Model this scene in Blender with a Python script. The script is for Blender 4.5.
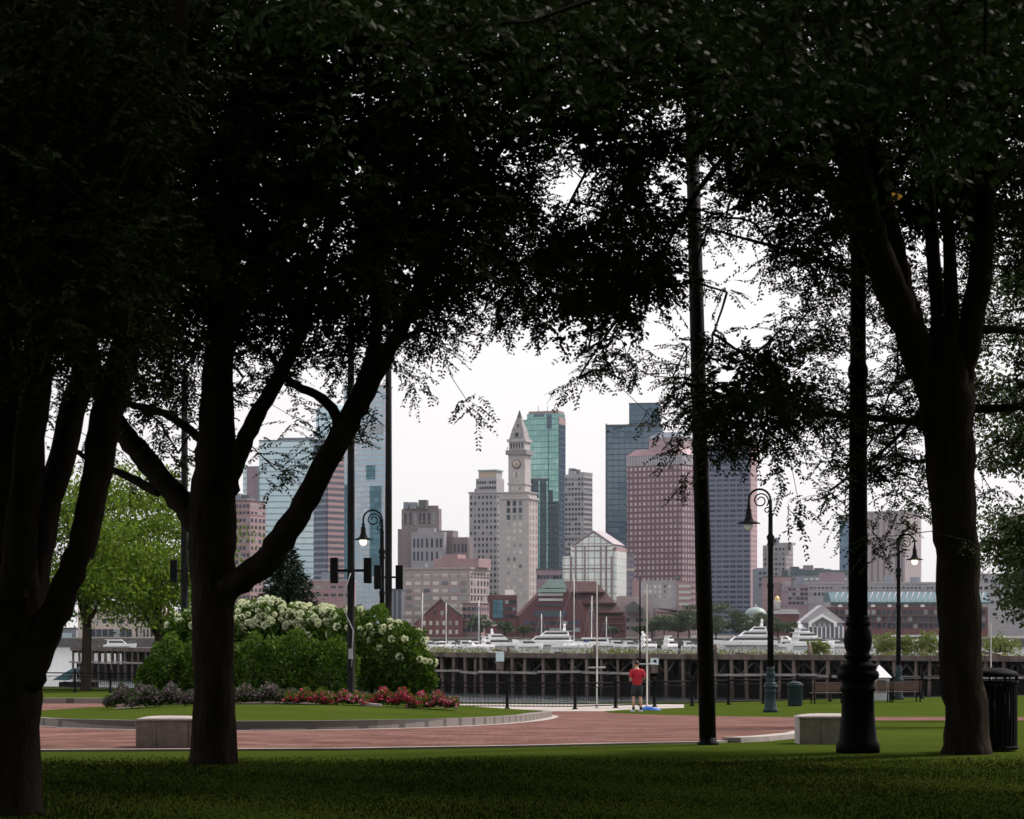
import bpy, bmesh, math, random
import numpy as np
from mathutils import Vector, Matrix, Quaternion

random.seed(7)
RNG = np.random.default_rng(11)
for o in list(bpy.data.objects):
    bpy.data.objects.remove(o)
S = bpy.context.scene
COL = S.collection
R = math.radians

# ------------------------------------------------------------------ camera
F, YH, CZ = 2450.0, 628.0, 1.6          # focal length in pixels, row of the horizon, eye height
cam_d = bpy.data.cameras.new('camera'); cam = bpy.data.objects.new('camera', cam_d); COL.objects.link(cam)
cam.location = (0, 0, CZ); cam.rotation_euler = (R(90), 0, 0)
cam_d.sensor_width = 36; cam_d.lens = F / 1024 * 36
cam_d.shift_y = (YH - 409.5) / 1024
cam_d.clip_start = 0.5; cam_d.clip_end = 12000
cam_d.dof.use_dof = True; cam_d.dof.focus_distance = 60; cam_d.dof.aperture_fstop = 7.0
S.camera = cam

# ------------------------------------------------------------------ light
SUN_DIR = Vector((0.58, 0.42, 0.80)).normalized()     # towards the sun
SUN_EL = math.asin(SUN_DIR.z); SUN_ROT = math.atan2(SUN_DIR.x, SUN_DIR.y)
W = bpy.data.worlds.new('World'); S.world = W; W.use_nodes = True
nt = W.node_tree; nt.nodes.clear()
wo = nt.nodes.new('ShaderNodeOutputWorld'); bg = nt.nodes.new('ShaderNodeBackground')
sky = nt.nodes.new('ShaderNodeTexSky'); sky.sky_type = 'NISHITA'; sky.sun_disc = False
sky.sun_elevation = SUN_EL; sky.sun_rotation = SUN_ROT
sky.air_density = 1.0; sky.dust_density = 6.0; sky.ozone_density = 1.0
hs = nt.nodes.new('ShaderNodeHueSaturation'); hs.inputs['Saturation'].default_value = 0.22
wm = nt.nodes.new('ShaderNodeMix'); wm.data_type = 'RGBA'; wm.blend_type = 'MULTIPLY'
wm.inputs['Factor'].default_value = 1.0; wm.inputs['B'].default_value = (1.0, 0.965, 0.99, 1)
nt.links.new(sky.outputs[0], hs.inputs['Color']); nt.links.new(hs.outputs[0], wm.inputs['A'])
cl = nt.nodes.new('ShaderNodeMix'); cl.data_type = 'RGBA'           # thin even cloud over the clear sky
cl.inputs['Factor'].default_value = 0.72; cl.inputs['B'].default_value = (6.75, 6.55, 6.62, 1)
nt.links.new(wm.outputs['Result'], cl.inputs['A'])
nt.links.new(cl.outputs['Result'], bg.inputs[0]); bg.inputs[1].default_value = 0.15
nt.links.new(bg.outputs[0], wo.inputs[0])
sd = bpy.data.lights.new('sun', 'SUN'); sun = bpy.data.objects.new('sun', sd); COL.objects.link(sun)
sd.energy = 3.5; sd.angle = R(6); sd.color = (1.0, 0.88, 0.82)
sun.rotation_euler = SUN_DIR.to_track_quat('Z', 'Y').to_euler(); sun.location = (30, 20, 60)
S.view_settings.view_transform = 'Standard'; S.view_settings.look = 'None'
S.view_settings.exposure = 0.25; S.view_settings.gamma = 1.0; S.view_settings.use_curve_mapping = False
S.cycles.use_denoising = True
S.cycles.max_bounces = 4; S.cycles.diffuse_bounces = 2; S.cycles.glossy_bounces = 2
S.cycles.volume_bounces = 0; S.cycles.transmission_bounces = 2; S.cycles.transparent_max_bounces = 4
S.cycles.caustics_reflective = False; S.cycles.caustics_refractive = False

# ------------------------------------------------------------------ helpers
ZP = [(0, 0), (31, 0), (34, -.02), (45, -.25), (60, -.70), (75, -1.13), (90, -1.5), (130, -1.75), (600, -1.75)]
def zg(d):
    """height of the park ground at distance d; straight within every whole metre"""
    def q(t):
        for (a, za), (b, zb) in zip(ZP, ZP[1:]):
            if a <= t <= b: return za + (zb - za) * (t - a) / (b - a)
        return 0.0 if t < 0 else -1.75
    i = math.floor(d); return q(i) + (q(i + 1) - q(i)) * (d - i)
def P(px, py, d): return Vector(((px - 512) * d / F, d, CZ - (py - YH) * d / F))
def X(px, d): return (px - 512) * d / F
def Z(py, d): return CZ - (py - YH) * d / F
def G(px, py):
    """the point of the park ground seen at a pixel"""
    lo, hi = 12.0, 260.0
    for _ in range(60):
        m = (lo + hi) / 2
        if YH + (CZ - zg(m)) * F / m > py: lo = m
        else: hi = m
    return (X(px, lo), lo)

def tag(o, label=None, cat=None, group=None, kind=None):
    if label: o['label'] = label
    if cat: o['category'] = cat
    if group: o['group'] = group
    if kind: o['kind'] = kind
    return o
def empty(name, loc, rz=0.0, label=None, cat=None, group=None):
    o = bpy.data.objects.new(name, None); COL.objects.link(o); o.location = loc; o.rotation_euler = (0, 0, rz)
    o.empty_display_size = 0.3
    return tag(o, label, cat, group)
def link(name, me, mats, parent=None):
    o = bpy.data.objects.new(name, me); COL.objects.link(o)
    for m in (mats if isinstance(mats, (list, tuple)) else [mats]): me.materials.append(m)
    if parent: o.parent = parent
    return o
def copy_tree(o, parent=None):
    c = o.copy(); COL.objects.link(c); c.parent = parent
    for ch in list(o.children): copy_tree(ch, c)
    return c

class MB:
    def __init__(s): s.v = []; s.f = []; s.m = []; s.sm = []
    def add(s, vs, fs, mi=0, smooth=False):
        k = len(s.v); s.v += [tuple(v) for v in vs]
        for f in fs: s.f.append([i + k for i in f]); s.m.append(mi); s.sm.append(smooth)
        return s
    def box(s, x0, x1, y0, y1, z0, z1, mi=0):
        v = [(x0,y0,z0),(x1,y0,z0),(x1,y1,z0),(x0,y1,z0),(x0,y0,z1),(x1,y0,z1),(x1,y1,z1),(x0,y1,z1)]
        return s.add(v, [(0,3,2,1),(4,5,6,7),(0,1,5,4),(1,2,6,5),(2,3,7,6),(3,0,4,7)], mi)
    def hull8(s, lo, hi, z0, z1, mi=0):
        """two rectangles (x0,x1,y0,y1) at two heights joined: a tapered block"""
        a, b = lo, hi
        v = [(a[0],a[2],z0),(a[1],a[2],z0),(a[1],a[3],z0),(a[0],a[3],z0),(b[0],b[2],z1),(b[1],b[2],z1),(b[1],b[3],z1),(b[0],b[3],z1)]
        return s.add(v, [(0,3,2,1),(4,5,6,7),(0,1,5,4),(1,2,6,5),(2,3,7,6),(3,0,4,7)], mi)
    def prism(s, poly, axis, a, b, mi=0):
        """polygon of 2-D points extruded along an axis ('y': points are x,z; 'z': x,y; 'x': y,z)"""
        def pt(p, t): return {'y': (p[0], t, p[1]), 'z': (p[0], p[1], t), 'x': (t, p[0], p[1])}[axis]
        n = len(poly); v = [pt(p, a) for p in poly] + [pt(p, b) for p in poly]
        return s.add(v, [tuple(range(n)), tuple(range(2*n-1, n-1, -1))] + [(i, i+n, (i+1) % n + n, (i+1) % n) for i in range(n)], mi)
    def tube(s, path, rad, n=10, mi=0, cap=True, wob=0.0):
        path = [Vector(p) for p in path]
        if not hasattr(rad, '__len__'): rad = [rad] * len(path)
        rings = []; up = None; vs = []
        for i, p in enumerate(path):
            t = (path[min(i+1, len(path)-1)] - path[max(i-1, 0)]).normalized()
            if up is None: up = t.orthogonal().normalized()
            up = (up - t * up.dot(t)); up = up.normalized() if up.length > 1e-6 else t.orthogonal().normalized()
            w = t.cross(up)
            for k in range(n):
                a = 2 * math.pi * k / n
                r = rad[i] * (1 + (random.uniform(-wob, wob) if wob else 0))
                vs.append(p + up * (math.cos(a) * r) + w * (math.sin(a) * r))
        fs = [(i*n+k, i*n+(k+1) % n, (i+1)*n+(k+1) % n, (i+1)*n+k) for i in range(len(path)-1) for k in range(n)]
        if cap: fs += [tuple(range(n-1, -1, -1)), tuple(range((len(path)-1)*n, len(path)*n))]
        return s.add(vs, fs, mi, True)
    def lathe(s, prof, n=20, c=(0, 0, 0), mi=0, smooth=True, flute=0.0):
        vs = []
        for r, z in prof:
            for k in range(n):
                a = 2 * math.pi * k / n; rr = r * (1 - (flute if k % 2 else 0))
                vs.append((c[0] + rr * math.cos(a), c[1] + rr * math.sin(a), c[2] + z))
        fs = [(i*n+k, i*n+(k+1) % n, (i+1)*n+(k+1) % n, (i+1)*n+k) for i in range(len(prof)-1) for k in range(n)]
        fs += [tuple(range(n-1, -1, -1)), tuple(range((len(prof)-1)*n, len(prof)*n))]
        return s.add(vs, fs, mi, smooth)
    def xf(s, M, k0=0):
        s.v = s.v[:k0] + [tuple(M @ Vector(v)) for v in s.v[k0:]]; return s
    def build(s, name, mats, parent=None, bevel=0):
        me = bpy.data.meshes.new(name); me.from_pydata(s.v, [], s.f)
        me.polygons.foreach_set('material_index', s.m); me.polygons.foreach_set('use_smooth', s.sm); me.update()
        bm = bmesh.new(); bm.from_mesh(me); bmesh.ops.recalc_face_normals(bm, faces=bm.faces); bm.to_mesh(me); bm.free()
        o = link(name, me, mats, parent)
        if bevel:
            b = o.modifiers.new('bevel', 'BEVEL'); b.width = bevel; b.segments = 2; b.limit_method = 'ANGLE'
        return o

def quads(name, V, mats, parent=None, mi=None, smooth=False):
    """V: (N,4,3) array of quads -> one mesh"""
    n = len(V); me = bpy.data.meshes.new(name)
    me.vertices.add(n * 4); me.vertices.foreach_set('co', np.ascontiguousarray(V, dtype=np.float32).ravel())
    me.loops.add(n * 4); me.loops.foreach_set('vertex_index', np.arange(n * 4, dtype=np.int32))
    me.polygons.add(n); me.polygons.foreach_set('loop_start', np.arange(0, n * 4, 4, dtype=np.int32))
    try: me.polygons.foreach_set('loop_total', np.full(n, 4, dtype=np.int32))
    except Exception: pass
    if mi is not None: me.polygons.foreach_set('material_index', np.asarray(mi, dtype=np.int32))
    me.update(calc_edges=True); me.validate()
    return link(name, me, mats, parent)

# ------------------------------------------------------------------ materials
def newmat(name):
    m = bpy.data.materials.new(name); m.use_nodes = True
    t = m.node_tree; b = t.nodes['Principled BSDF']
    return m, t, b
def node(t, typ, **kw):
    n = t.nodes.new(typ)
    for k, v in kw.items():
        if k in n.inputs: n.inputs[k].default_value = v
        else: setattr(n, k, v)
    return n
def ramp2(t, fac, c0, c1):
    mx = node(t, 'ShaderNodeMix', data_type='RGBA'); t.links.new(fac, mx.inputs['Factor'])
    mx.inputs['A'].default_value = (*c0, 1); mx.inputs['B'].default_value = (*c1, 1)
    return mx.outputs['Result']
def pm(name, c, rough=.7, var=.2, scale=3.0, bump=0.0, bscale=30.0, metal=0.0, spec=.3, stretch=(1, 1, 1), emit=None, es=0):
    m, t, b = newmat(name)
    tc = node(t, 'ShaderNodeTexCoord'); mp = node(t, 'ShaderNodeMapping'); mp.inputs['Scale'].default_value = stretch
    t.links.new(tc.outputs['Object'], mp.inputs['Vector'])
    nz = node(t, 'ShaderNodeTexNoise', Scale=scale, Detail=5.0, Roughness=.62); t.links.new(mp.outputs[0], nz.inputs['Vector'])
    mr = node(t, 'ShaderNodeMapRange'); mr.inputs[1].default_value = .3; mr.inputs[2].default_value = .7
    t.links.new(nz.outputs[0], mr.inputs[0])
    lo = tuple(x * (1 - var) for x in c); hi = tuple(min(1, x * (1 + var)) for x in c)
    t.links.new(ramp2(t, mr.outputs[0], lo, hi), b.inputs['Base Color'])
    b.inputs['Roughness'].default_value = rough; b.inputs['Metallic'].default_value = metal
    b.inputs['Specular IOR Level'].default_value = spec
    if bump:
        n2 = node(t, 'ShaderNodeTexNoise', Scale=bscale, Detail=6.0, Roughness=.65); t.links.new(mp.outputs[0], n2.inputs['Vector'])
        bp = node(t, 'ShaderNodeBump', Strength=bump, Distance=.05); t.links.new(n2.outputs[0], bp.inputs['Height'])
        t.links.new(bp.outputs[0], b.inputs['Normal'])
    if emit: b.inputs['Emission Color'].default_value = (*emit, 1); b.inputs['Emission Strength'].default_value = es
    return m
def leafmat(name, lo, hi, rough=.5, trans=0.0, spec=.25):
    m, t, b = newmat(name)
    ge = node(t, 'ShaderNodeNewGeometry')
    t.links.new(ramp2(t, ge.outputs['Random Per Island'], lo, hi), b.inputs['Base Color'])
    b.inputs['Roughness'].default_value = rough; b.inputs['Specular IOR Level'].default_value = spec
    if trans:
        tr = node(t, 'ShaderNodeBsdfTranslucent'); ms = node(t, 'ShaderNodeMixShader'); ms.inputs[0].default_value = trans
        t.links.new(ramp2(t, ge.outputs['Random Per Island'], tuple(x * 1.3 for x in lo), tuple(x * 1.5 for x in hi)), tr.inputs[0])
        t.links.new(b.outputs[0], ms.inputs[1]); t.links.new(tr.outputs[0], ms.inputs[2])
        t.links.new(ms.outputs[0], t.nodes['Material Output'].inputs[0])
    return m
def window_glass(name, dark, lit, share, rough=.3, spec=.2):
    """each window its own tone: mostly dark glass, a share of them pale with blinds or sky"""
    m, t, b = newmat(name); oi = node(t, 'ShaderNodeObjectInfo'); cr = node(t, 'ShaderNodeValToRGB'); e = cr.color_ramp.elements
    e[0].position = 0; e[0].color = (*[x * .6 for x in dark], 1); e[1].position = 1; e[1].color = (*lit, 1)
    k = e.new(1 - share); k.color = (*[x * 1.7 for x in dark], 1); k = e.new(min(.99, 1 - share * .7)); k.color = (*[x * .75 for x in lit], 1)
    t.links.new(oi.outputs['Random'], cr.inputs[0]); t.links.new(cr.outputs[0], b.inputs['Base Color'])
    b.inputs['Roughness'].default_value = rough; b.inputs['Specular IOR Level'].default_value = spec
    return m
def facade(name, wall, ga, gb, cw, ch, fw, fh, grough=.15, gmetal=.5, wrough=.75, wvar=.12, big=None, wmetal=0.0):
    """wall with a regular grid of panes: u runs along either face, v up; panes differ a little from one to the next"""
    m, t, b = newmat(name); L = t.links.new
    tc = node(t, 'ShaderNodeTexCoord'); sp = node(t, 'ShaderNodeSeparateXYZ'); L(tc.outputs['Object'], sp.inputs[0])
    def mth(op, a, bb=None, c=None):
        n = node(t, 'ShaderNodeMath', operation=op)
        for i, x in enumerate((a, bb, c)):
            if x is None: continue
            if isinstance(x, (int, float)): n.inputs[i].default_value = x
            else: L(x, n.inputs[i])
        return n.outputs[0]
    u = mth('DIVIDE', mth('ADD', sp.outputs[0], sp.outputs[1]), cw); v = mth('DIVIDE', sp.outputs[2], ch)
    def inside(x, fr): return mth('LESS_THAN', mth('ABSOLUTE', mth('SUBTRACT', mth('FRACT', x), .5)), fr / 2)
    mask = mth('MULTIPLY', inside(u, fw), inside(v, fh))
    cv = node(t, 'ShaderNodeCombineXYZ'); L(mth('FLOOR', u), cv.inputs[0]); L(mth('FLOOR', v), cv.inputs[1])
    wn = node(t, 'ShaderNodeTexWhiteNoise', noise_dimensions='3D'); L(cv.outputs[0], wn.inputs['Vector'])
    g = ramp2(t, wn.outputs['Value'], ga, gb)
    nz = node(t, 'ShaderNodeTexNoise', Scale=.05, Detail=4.0); L(tc.outputs['Object'], nz.inputs['Vector'])
    w = ramp2(t, nz.outputs[0], tuple(x * (1 - wvar) for x in wall), tuple(x * (1 + wvar) for x in wall))
    if big:  # broad noise patches painted over the panes as reflections
        mr = node(t, 'ShaderNodeMapRange'); mr.inputs[1].default_value = .42; mr.inputs[2].default_value = .58
        n2 = node(t, 'ShaderNodeTexNoise', Scale=big[1], Detail=3.0); L(tc.outputs['Object'], n2.inputs['Vector']); L(n2.outputs[0], mr.inputs[0])
        mg = node(t, 'ShaderNodeMix', data_type='RGBA'); L(mr.outputs[0], mg.inputs['Factor']); L(g, mg.inputs['A']); mg.inputs['B'].default_value = (*big[0], 1); g = mg.outputs['Result']
    mx = node(t, 'ShaderNodeMix', data_type='RGBA'); L(mask, mx.inputs['Factor']); L(w, mx.inputs['A']); L(g, mx.inputs['B'])
    L(mx.outputs['Result'], b.inputs['Base Color'])
    b.inputs['Specular IOR Level'].default_value = .22
    mr = node(t, 'ShaderNodeMapRange'); L(mask, mr.inputs[0]); mr.inputs[3].default_value = wrough; mr.inputs[4].default_value = grough
    L(mr.outputs[0], b.inputs['Roughness'])
    m2 = node(t, 'ShaderNodeMapRange'); L(mask, m2.inputs[0]); m2.inputs[3].default_value = wmetal; m2.inputs[4].default_value = gmetal
    L(m2.outputs[0], b.inputs['Metallic'])
    bp = node(t, 'ShaderNodeBump', Strength=.6, Distance=.3, invert=True); L(mask, bp.inputs['Height']); L(bp.outputs[0], b.inputs['Normal'])
    return m

M = {}
M['bark'] = pm('bark', (.038, .031, .026), 1, .45, 6, 1.0, 14, stretch=(1, 1, .22), spec=0)
M['twig'] = pm('twig bark', (.03, .026, .022), .9, .3, 6, spec=.1)
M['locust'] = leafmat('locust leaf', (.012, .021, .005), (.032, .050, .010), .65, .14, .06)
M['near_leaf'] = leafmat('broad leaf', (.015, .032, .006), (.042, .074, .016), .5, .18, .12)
M['plane_leaf'] = leafmat('plane leaf', (.05, .105, .008), (.14, .20, .018), .6, .35, .1)
M['dim_leaf'] = leafmat('dull green leaf of unseen mass', (.014, .032, .007), (.045, .08, .016), .5, .2, .3)
M['far_leaf'] = leafmat('far leaf', (.028, .056, .022), (.075, .105, .042), .6, .1, .2)
M['hedge'] = leafmat('hedge leaf', (.018, .050, .006), (.085, .145, .014), .55, .22, .1)
M['spruce'] = leafmat('spruce needle', (.006, .016, .008), (.018, .034, .016), .7, 0, .1)
M['weed'] = leafmat('weed leaf', (.08, .1, .02), (.17, .18, .05), .6, .2, .2)
M['petal'] = leafmat('hydrangea petal', (.52, .58, .34), (.80, .82, .64), .6, .2, .2)
M['purple'] = leafmat('lavender flower', (.07, .045, .045), (.22, .14, .20), .7, .1, .2)
M['redfl'] = leafmat('red flower', (.22, .015, .03), (.5, .04, .12), .6, .15, .2)
M['pinkfl'] = leafmat('pink flower', (.5, .14, .25), (.7, .3, .42), .6, .15, .2)
M['blade'] = leafmat('grass blade', (.014, .022, .005), (.031, .041, .009), .9, .1, 0.0)  # darker than the lawn colour; used only in the tree shade to deepen it
M['iron'] = pm('black iron', (.007, .0075, .0085), .6, .25, 8, .1, 40, spec=.03)
M['pole'] = pm('dark pole paint', (.008, .008, .009), .7, .25, 5, spec=.1)
M['teal_iron'] = pm('weathered green iron', (.014, .03, .036), .6, .35, 6, .15, 40, spec=.2)
M['granite'] = pm('granite', (.40, .36, .345), .75, .22, 9, .25, 60)
M['granite2'] = None
M['concrete'] = pm('pale concrete', (.34, .31, .29), .85, .15, 1.2, .1, 30)
M['soil'] = pm('soil', (.05, .036, .026), .95, .4, 4, .5, 20)
M['seawall'] = pm('seawall stone', (.10, .095, .09), .9, .3, .6, .3, 3)
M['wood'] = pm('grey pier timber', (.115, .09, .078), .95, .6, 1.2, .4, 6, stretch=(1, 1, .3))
M['wood_dark'] = pm('well darkened pier timber', (.010, .009, .0085), 1, .5, .8, .4, 4, stretch=(1, 1, .3), spec=0)
M['wood_pale'] = pm('bleached beam', (.26, .24, .23), .9, .3, .6, .3, 5)
M['bench_wood'] = pm('bench slat', (.10, .058, .045), .6, .25, 8, .1, 30, stretch=(.3, 1, 1))
M['white'] = pm('white paint', (.86, .86, .86), .4, .06, 2)
M['grey_white'] = pm('weathered white paint', (.5, .48, .44), .6, .15, 3)
M['glass_dark'] = pm('dark glass', (.03, .04, .05), .1, .2, 1, spec=.6)
M['boat_glass'] = pm('boat window', (.02, .025, .03), .1, .1, 1, spec=.6)
M['grey'] = pm('grey paint', (.35, .36, .38), .6, .1, 2)
M['skin'] = pm('skin', (.46, .27, .19), .55, .08, 20)
M['hair'] = pm('hair', (.03, .02, .015), .6, .2, 60)
M['shirt'] = pm('red shirt', (.42, .018, .035), .8, .15, 12, .2, 40)
M['shorts'] = pm('charcoal shorts', (.025, .03, .035), .85, .2, 12, .2, 40)
M['shoe'] = pm('pale shoe', (.5, .52, .56), .6, .1, 20)
M['blue'] = pm('blue tarpaulin', (.012, .09, .36), .5, .25, 8, .3, 20)
M['lamp_on'] = pm('lit lamp bowl', (.9, .85, .7), .3, 0, 1, emit=(1, .86, .62), es=1.3)
M['lamp_amber'] = pm('amber lamp bowl', (.6, .35, .1), .4, 0, 1, emit=(1, .5, .08), es=.15)
M['lamp_off'] = pm('unlit lamp bowl', (.72, .72, .7), .25, .03, 2)
M['teal_roof'] = pm('teal roof', (.055, .125, .15), .5, .2, .15)

def mat_lawn():
    m, t, b = newmat('lawn'); L = t.links.new
    tc = node(t, 'ShaderNodeTexCoord')
    n1 = node(t, 'ShaderNodeTexNoise', Scale=.35, Detail=4.0); L(tc.outputs['Object'], n1.inputs['Vector'])
    n2 = node(t, 'ShaderNodeTexNoise', Scale=9.0, Detail=8.0, Roughness=.75); L(tc.outputs['Object'], n2.inputs['Vector'])
    a = ramp2(t, n1.outputs[0], (.031, .053, .008), (.064, .088, .016))
    mx = node(t, 'ShaderNodeMix', data_type='RGBA', blend_type='MULTIPLY'); mx.inputs['Factor'].default_value = 1
    L(a, mx.inputs['A']); L(ramp2(t, n2.outputs[0], (.45, .45, .4), (1.5, 1.45, 1.4)), mx.inputs['B'])
    L(mx.outputs['Result'], b.inputs['Base Color']); b.inputs['Roughness'].default_value = 1; b.inputs['Specular IOR Level'].default_value = 0
    n3 = node(t, 'ShaderNodeTexNoise', Scale=30.0, Detail=5.0); L(tc.outputs['Object'], n3.inputs['Vector'])
    bp = node(t, 'ShaderNodeBump', Strength=.6, Distance=.05); L(n3.outputs[0], bp.inputs['Height']); L(bp.outputs[0], b.inputs['Normal'])
    return m
def mat_brick():
    m, t, b = newmat('brick paving'); L = t.links.new
    tc = node(t, 'ShaderNodeTexCoord'); mp = node(t, 'ShaderNodeMapping'); mp.inputs['Rotation'].default_value = (0, 0, R(18)); L(tc.outputs['Object'], mp.inputs['Vector'])
    br = node(t, 'ShaderNodeTexBrick', Scale=1.0); br.inputs['Brick Width'].default_value = .42; br.inputs['Row Height'].default_value = .21
    br.inputs['Mortar Size'].default_value = .012; br.inputs['Color1'].default_value = (.150, .070, .060, 1); br.inputs['Color2'].default_value = (.098, .046, .042, 1)
    br.inputs['Mortar'].default_value = (.14, .10, .09, 1); L(mp.outputs[0], br.inputs['Vector'])
    n1 = node(t, 'ShaderNodeTexNoise', Scale=.9, Detail=7.0, Roughness=.78); mp2 = node(t, 'ShaderNodeMapping'); mp2.inputs['Scale'].default_value = (.8, 1.0, 1)
    L(tc.outputs['Object'], mp2.inputs['Vector']); L(mp2.outputs[0], n1.inputs['Vector'])
    mr = node(t, 'ShaderNodeMapRange'); mr.inputs[1].default_value = .3; mr.inputs[2].default_value = .72; L(n1.outputs[0], mr.inputs[0])
    mx = node(t, 'ShaderNodeMix', data_type='RGBA', blend_type='MULTIPLY'); mx.inputs['Factor'].default_value = 1
    L(br.outputs[0], mx.inputs['A']); L(ramp2(t, mr.outputs[0], (.5, .46, .44), (1.85, 2.2, 2.15)), mx.inputs['B'])
    L(mx.outputs['Result'], b.inputs['Base Color']); b.inputs['Roughness'].default_value = 1; b.inputs['Specular IOR Level'].default_value = 0
    bp = node(t, 'ShaderNodeBump', Strength=.4, Distance=.02, invert=True); L(br.outputs['Fac'], bp.inputs['Height']); L(bp.outputs[0], b.inputs['Normal'])
    return m
def mat_water():
    m, t, b = newmat('harbour water'); L = t.links.new
    b.inputs['Base Color'].default_value = (.035, .05, .055, 1); b.inputs['Roughness'].default_value = .07
    tc = node(t, 'ShaderNodeTexCoord'); mp = node(t, 'ShaderNodeMapping'); mp.inputs['Scale'].default_value = (.6, .35, 1); L(tc.outputs['Object'], mp.inputs['Vector'])
    n = node(t, 'ShaderNodeTexNoise', Scale=.7, Detail=5.0, Roughness=.6); L(mp.outputs[0], n.inputs['Vector'])
    bp = node(t, 'ShaderNodeBump', Strength=.8, Distance=.9); L(n.outputs[0], bp.inputs['Height']); L(bp.outputs[0], b.inputs['Normal'])
    return m
def mat_masonry(name, c1, c2, mortar, w=1.2, h=.4):
    m, t, b = newmat(name); L = t.links.new
    tc = node(t, 'ShaderNodeTexCoord'); sp = node(t, 'ShaderNodeSeparateXYZ'); L(tc.outputs['Object'], sp.inputs[0])
    ad = node(t, 'ShaderNodeMath', operation='ADD'); L(sp.outputs[0], ad.inputs[0]); L(sp.outputs[1], ad.inputs[1])
    cb = node(t, 'ShaderNodeCombineXYZ'); L(ad.outputs[0], cb.inputs[0]); L(sp.outputs[2], cb.inputs[1])
    br = node(t, 'ShaderNodeTexBrick', Scale=1.0); br.inputs['Brick Width'].default_value = w; br.inputs['Row Height'].default_value = h
    br.inputs['Mortar Size'].default_value = h * .06
    for k, c in (('Color1', c1), ('Color2', c2), ('Mortar', mortar)): br.inputs[k].default_value = (*c, 1)
    L(cb.outputs[0], br.inputs['Vector'])
    nz = node(t, 'ShaderNodeTexNoise', Scale=.12, Detail=6.0, Roughness=.7); L(tc.outputs['Object'], nz.inputs['Vector'])
    mx = node(t, 'ShaderNodeMix', data_type='RGBA', blend_type='MULTIPLY'); mx.inputs['Factor'].default_value = 1
    L(br.outputs[0], mx.inputs['A']); L(ramp2(t, nz.outputs[0], (.72, .72, .74), (1.25, 1.23, 1.22)), mx.inputs['B'])
    L(mx.outputs['Result'], b.inputs['Base Color']); b.inputs['Roughness'].default_value = .85
    return m
M['granite2'] = mat_masonry('kerb granite', (.16, .14, .13), (.155, .135, .125), (.06, .055, .05), 1.6, 3.0)
M['lawn'] = mat_lawn(); M['brick'] = mat_brick(); M['water'] = mat_water()
#SECTION-GROUND
# ------------------------------------------------------------------ ground
def sheet(name, poly, mat, dz, z=None, kind='structure', step=1):
    bm = bmesh.new(); vs = [bm.verts.new((x, y, 0)) for x, y in poly]; bm.faces.new(vs)
    if z is None:
        ys = [p[1] for p in poly]
        for d in range(max(30, math.ceil(min(ys))), min(132, math.floor(max(ys))) + 1, step):
            bmesh.ops.bisect_plane(bm, geom=bm.verts[:] + bm.edges[:] + bm.faces[:], plane_co=(0, d, 0), plane_no=(0, 1, 0))
    bmesh.ops.triangulate(bm, faces=bm.faces)
    for v in bm.verts: v.co.z = (zg(v.co.y) if z is None else z) + dz
    bmesh.ops.recalc_face_normals(bm, faces=bm.faces)
    me = bpy.data.meshes.new(name); bm.to_mesh(me); bm.free()
    if me.polygons and me.polygons[0].normal.z < 0: me.flip_normals()
    o = link(name, me, mat); tag(o, kind=kind); return o
def strip(name, line, w, h, mat, kind='structure', dz=0.0):
    """a low raised strip (kerb) following a line of (x, y) points; solid, h above the ground"""
    pts = [Vector((x, y)) for x, y in line]; dense = []
    for a, b in zip(pts, pts[1:]):
        n = max(1, int((b - a).length / .7)); dense += [a.lerp(b, i / n) for i in range(n)]
    dense.append(pts[-1]); v = []; f = []
    for i, p in enumerate(dense):
        t = (dense[min(i+1, len(dense)-1)] - dense[max(i-1, 0)]).normalized(); nn = Vector((-t.y, t.x))
        for s, zz in ((0, -.1), (0, h), (1, h), (1, -.1)):
            q = p + nn * (w * s); v.append((q.x, q.y, zg(q.y) + zz + dz))
    for i in range(len(dense) - 1):
        for k in range(3): f.append((4*i+k, 4*i+k+1, 4*i+4+k+1, 4*i+4+k))
    m_ = 4 * (len(dense) - 1); f += [(0, 1, 2, 3), (m_, m_ + 1, m_ + 2, m_ + 3)]
    mb = MB(); mb.add(v, f); o = mb.build(name, mat); tag(o, kind=kind); return o

FENCE = [(X(-90, 134), 134), (X(300, 118), 118), (X(440, 95), 95), (X(575, 94), 94), (X(922, 112), 112), (X(1120, 120), 120)]
EDGE_OFF = (9, 9, 9, 8, 2.2, 2.2)
EDGE = [(-60, 145)] + [(x, y + o_) for (x, y), o_ in zip(FENCE, EDGE_OFF)] + [(60, 123)]
sheet('lawn_ground', [(-60, -45), (60, -45)] + EDGE[::-1], M['lawn'], 0)
mb = MB()
for (a, b) in zip(EDGE, EDGE[1:]):
    mb.add([(a[0], a[1], -8), (b[0], b[1], -8), (b[0], b[1], zg(b[1]) + .05), (a[0], a[1], zg(a[1]) + .05)], [(0, 1, 2, 3)])
tag(mb.build('quay_edge', M['seawall']), kind='structure')
walk_near = [G(428, 711.5), G(520, 711.4), G(604, 711.2), G(625, 709.8), G(684, 707.8)]
sheet('harbour_walk', walk_near + [(X(684, 101.5), 101.5), (X(640, 102.4), 102.4)] + [(x, y + 7.4) for x, y in FENCE[3:1:-1]], M['concrete'], .004)
near = [G(-160, 751.5), G(20, 751.5), G(340, 750), G(520, 747), G(640, 744.4), G(700, 743.2), G(750, 741), G(785, 737.5), G(801, 733)]
far_edge = [G(1160, 720.6), G(1160, 717.2), G(880, 717.2), G(840, 717), G(790, 717.3), G(720, 716.4), G(660, 715), G(625, 713.8), G(610, 712.8), G(603, 711.2),
            G(520, 711.4), G(428, 711.5), G(300, 709), G(150, 704), G(110, 703.3), G(-160, 703)]
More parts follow.
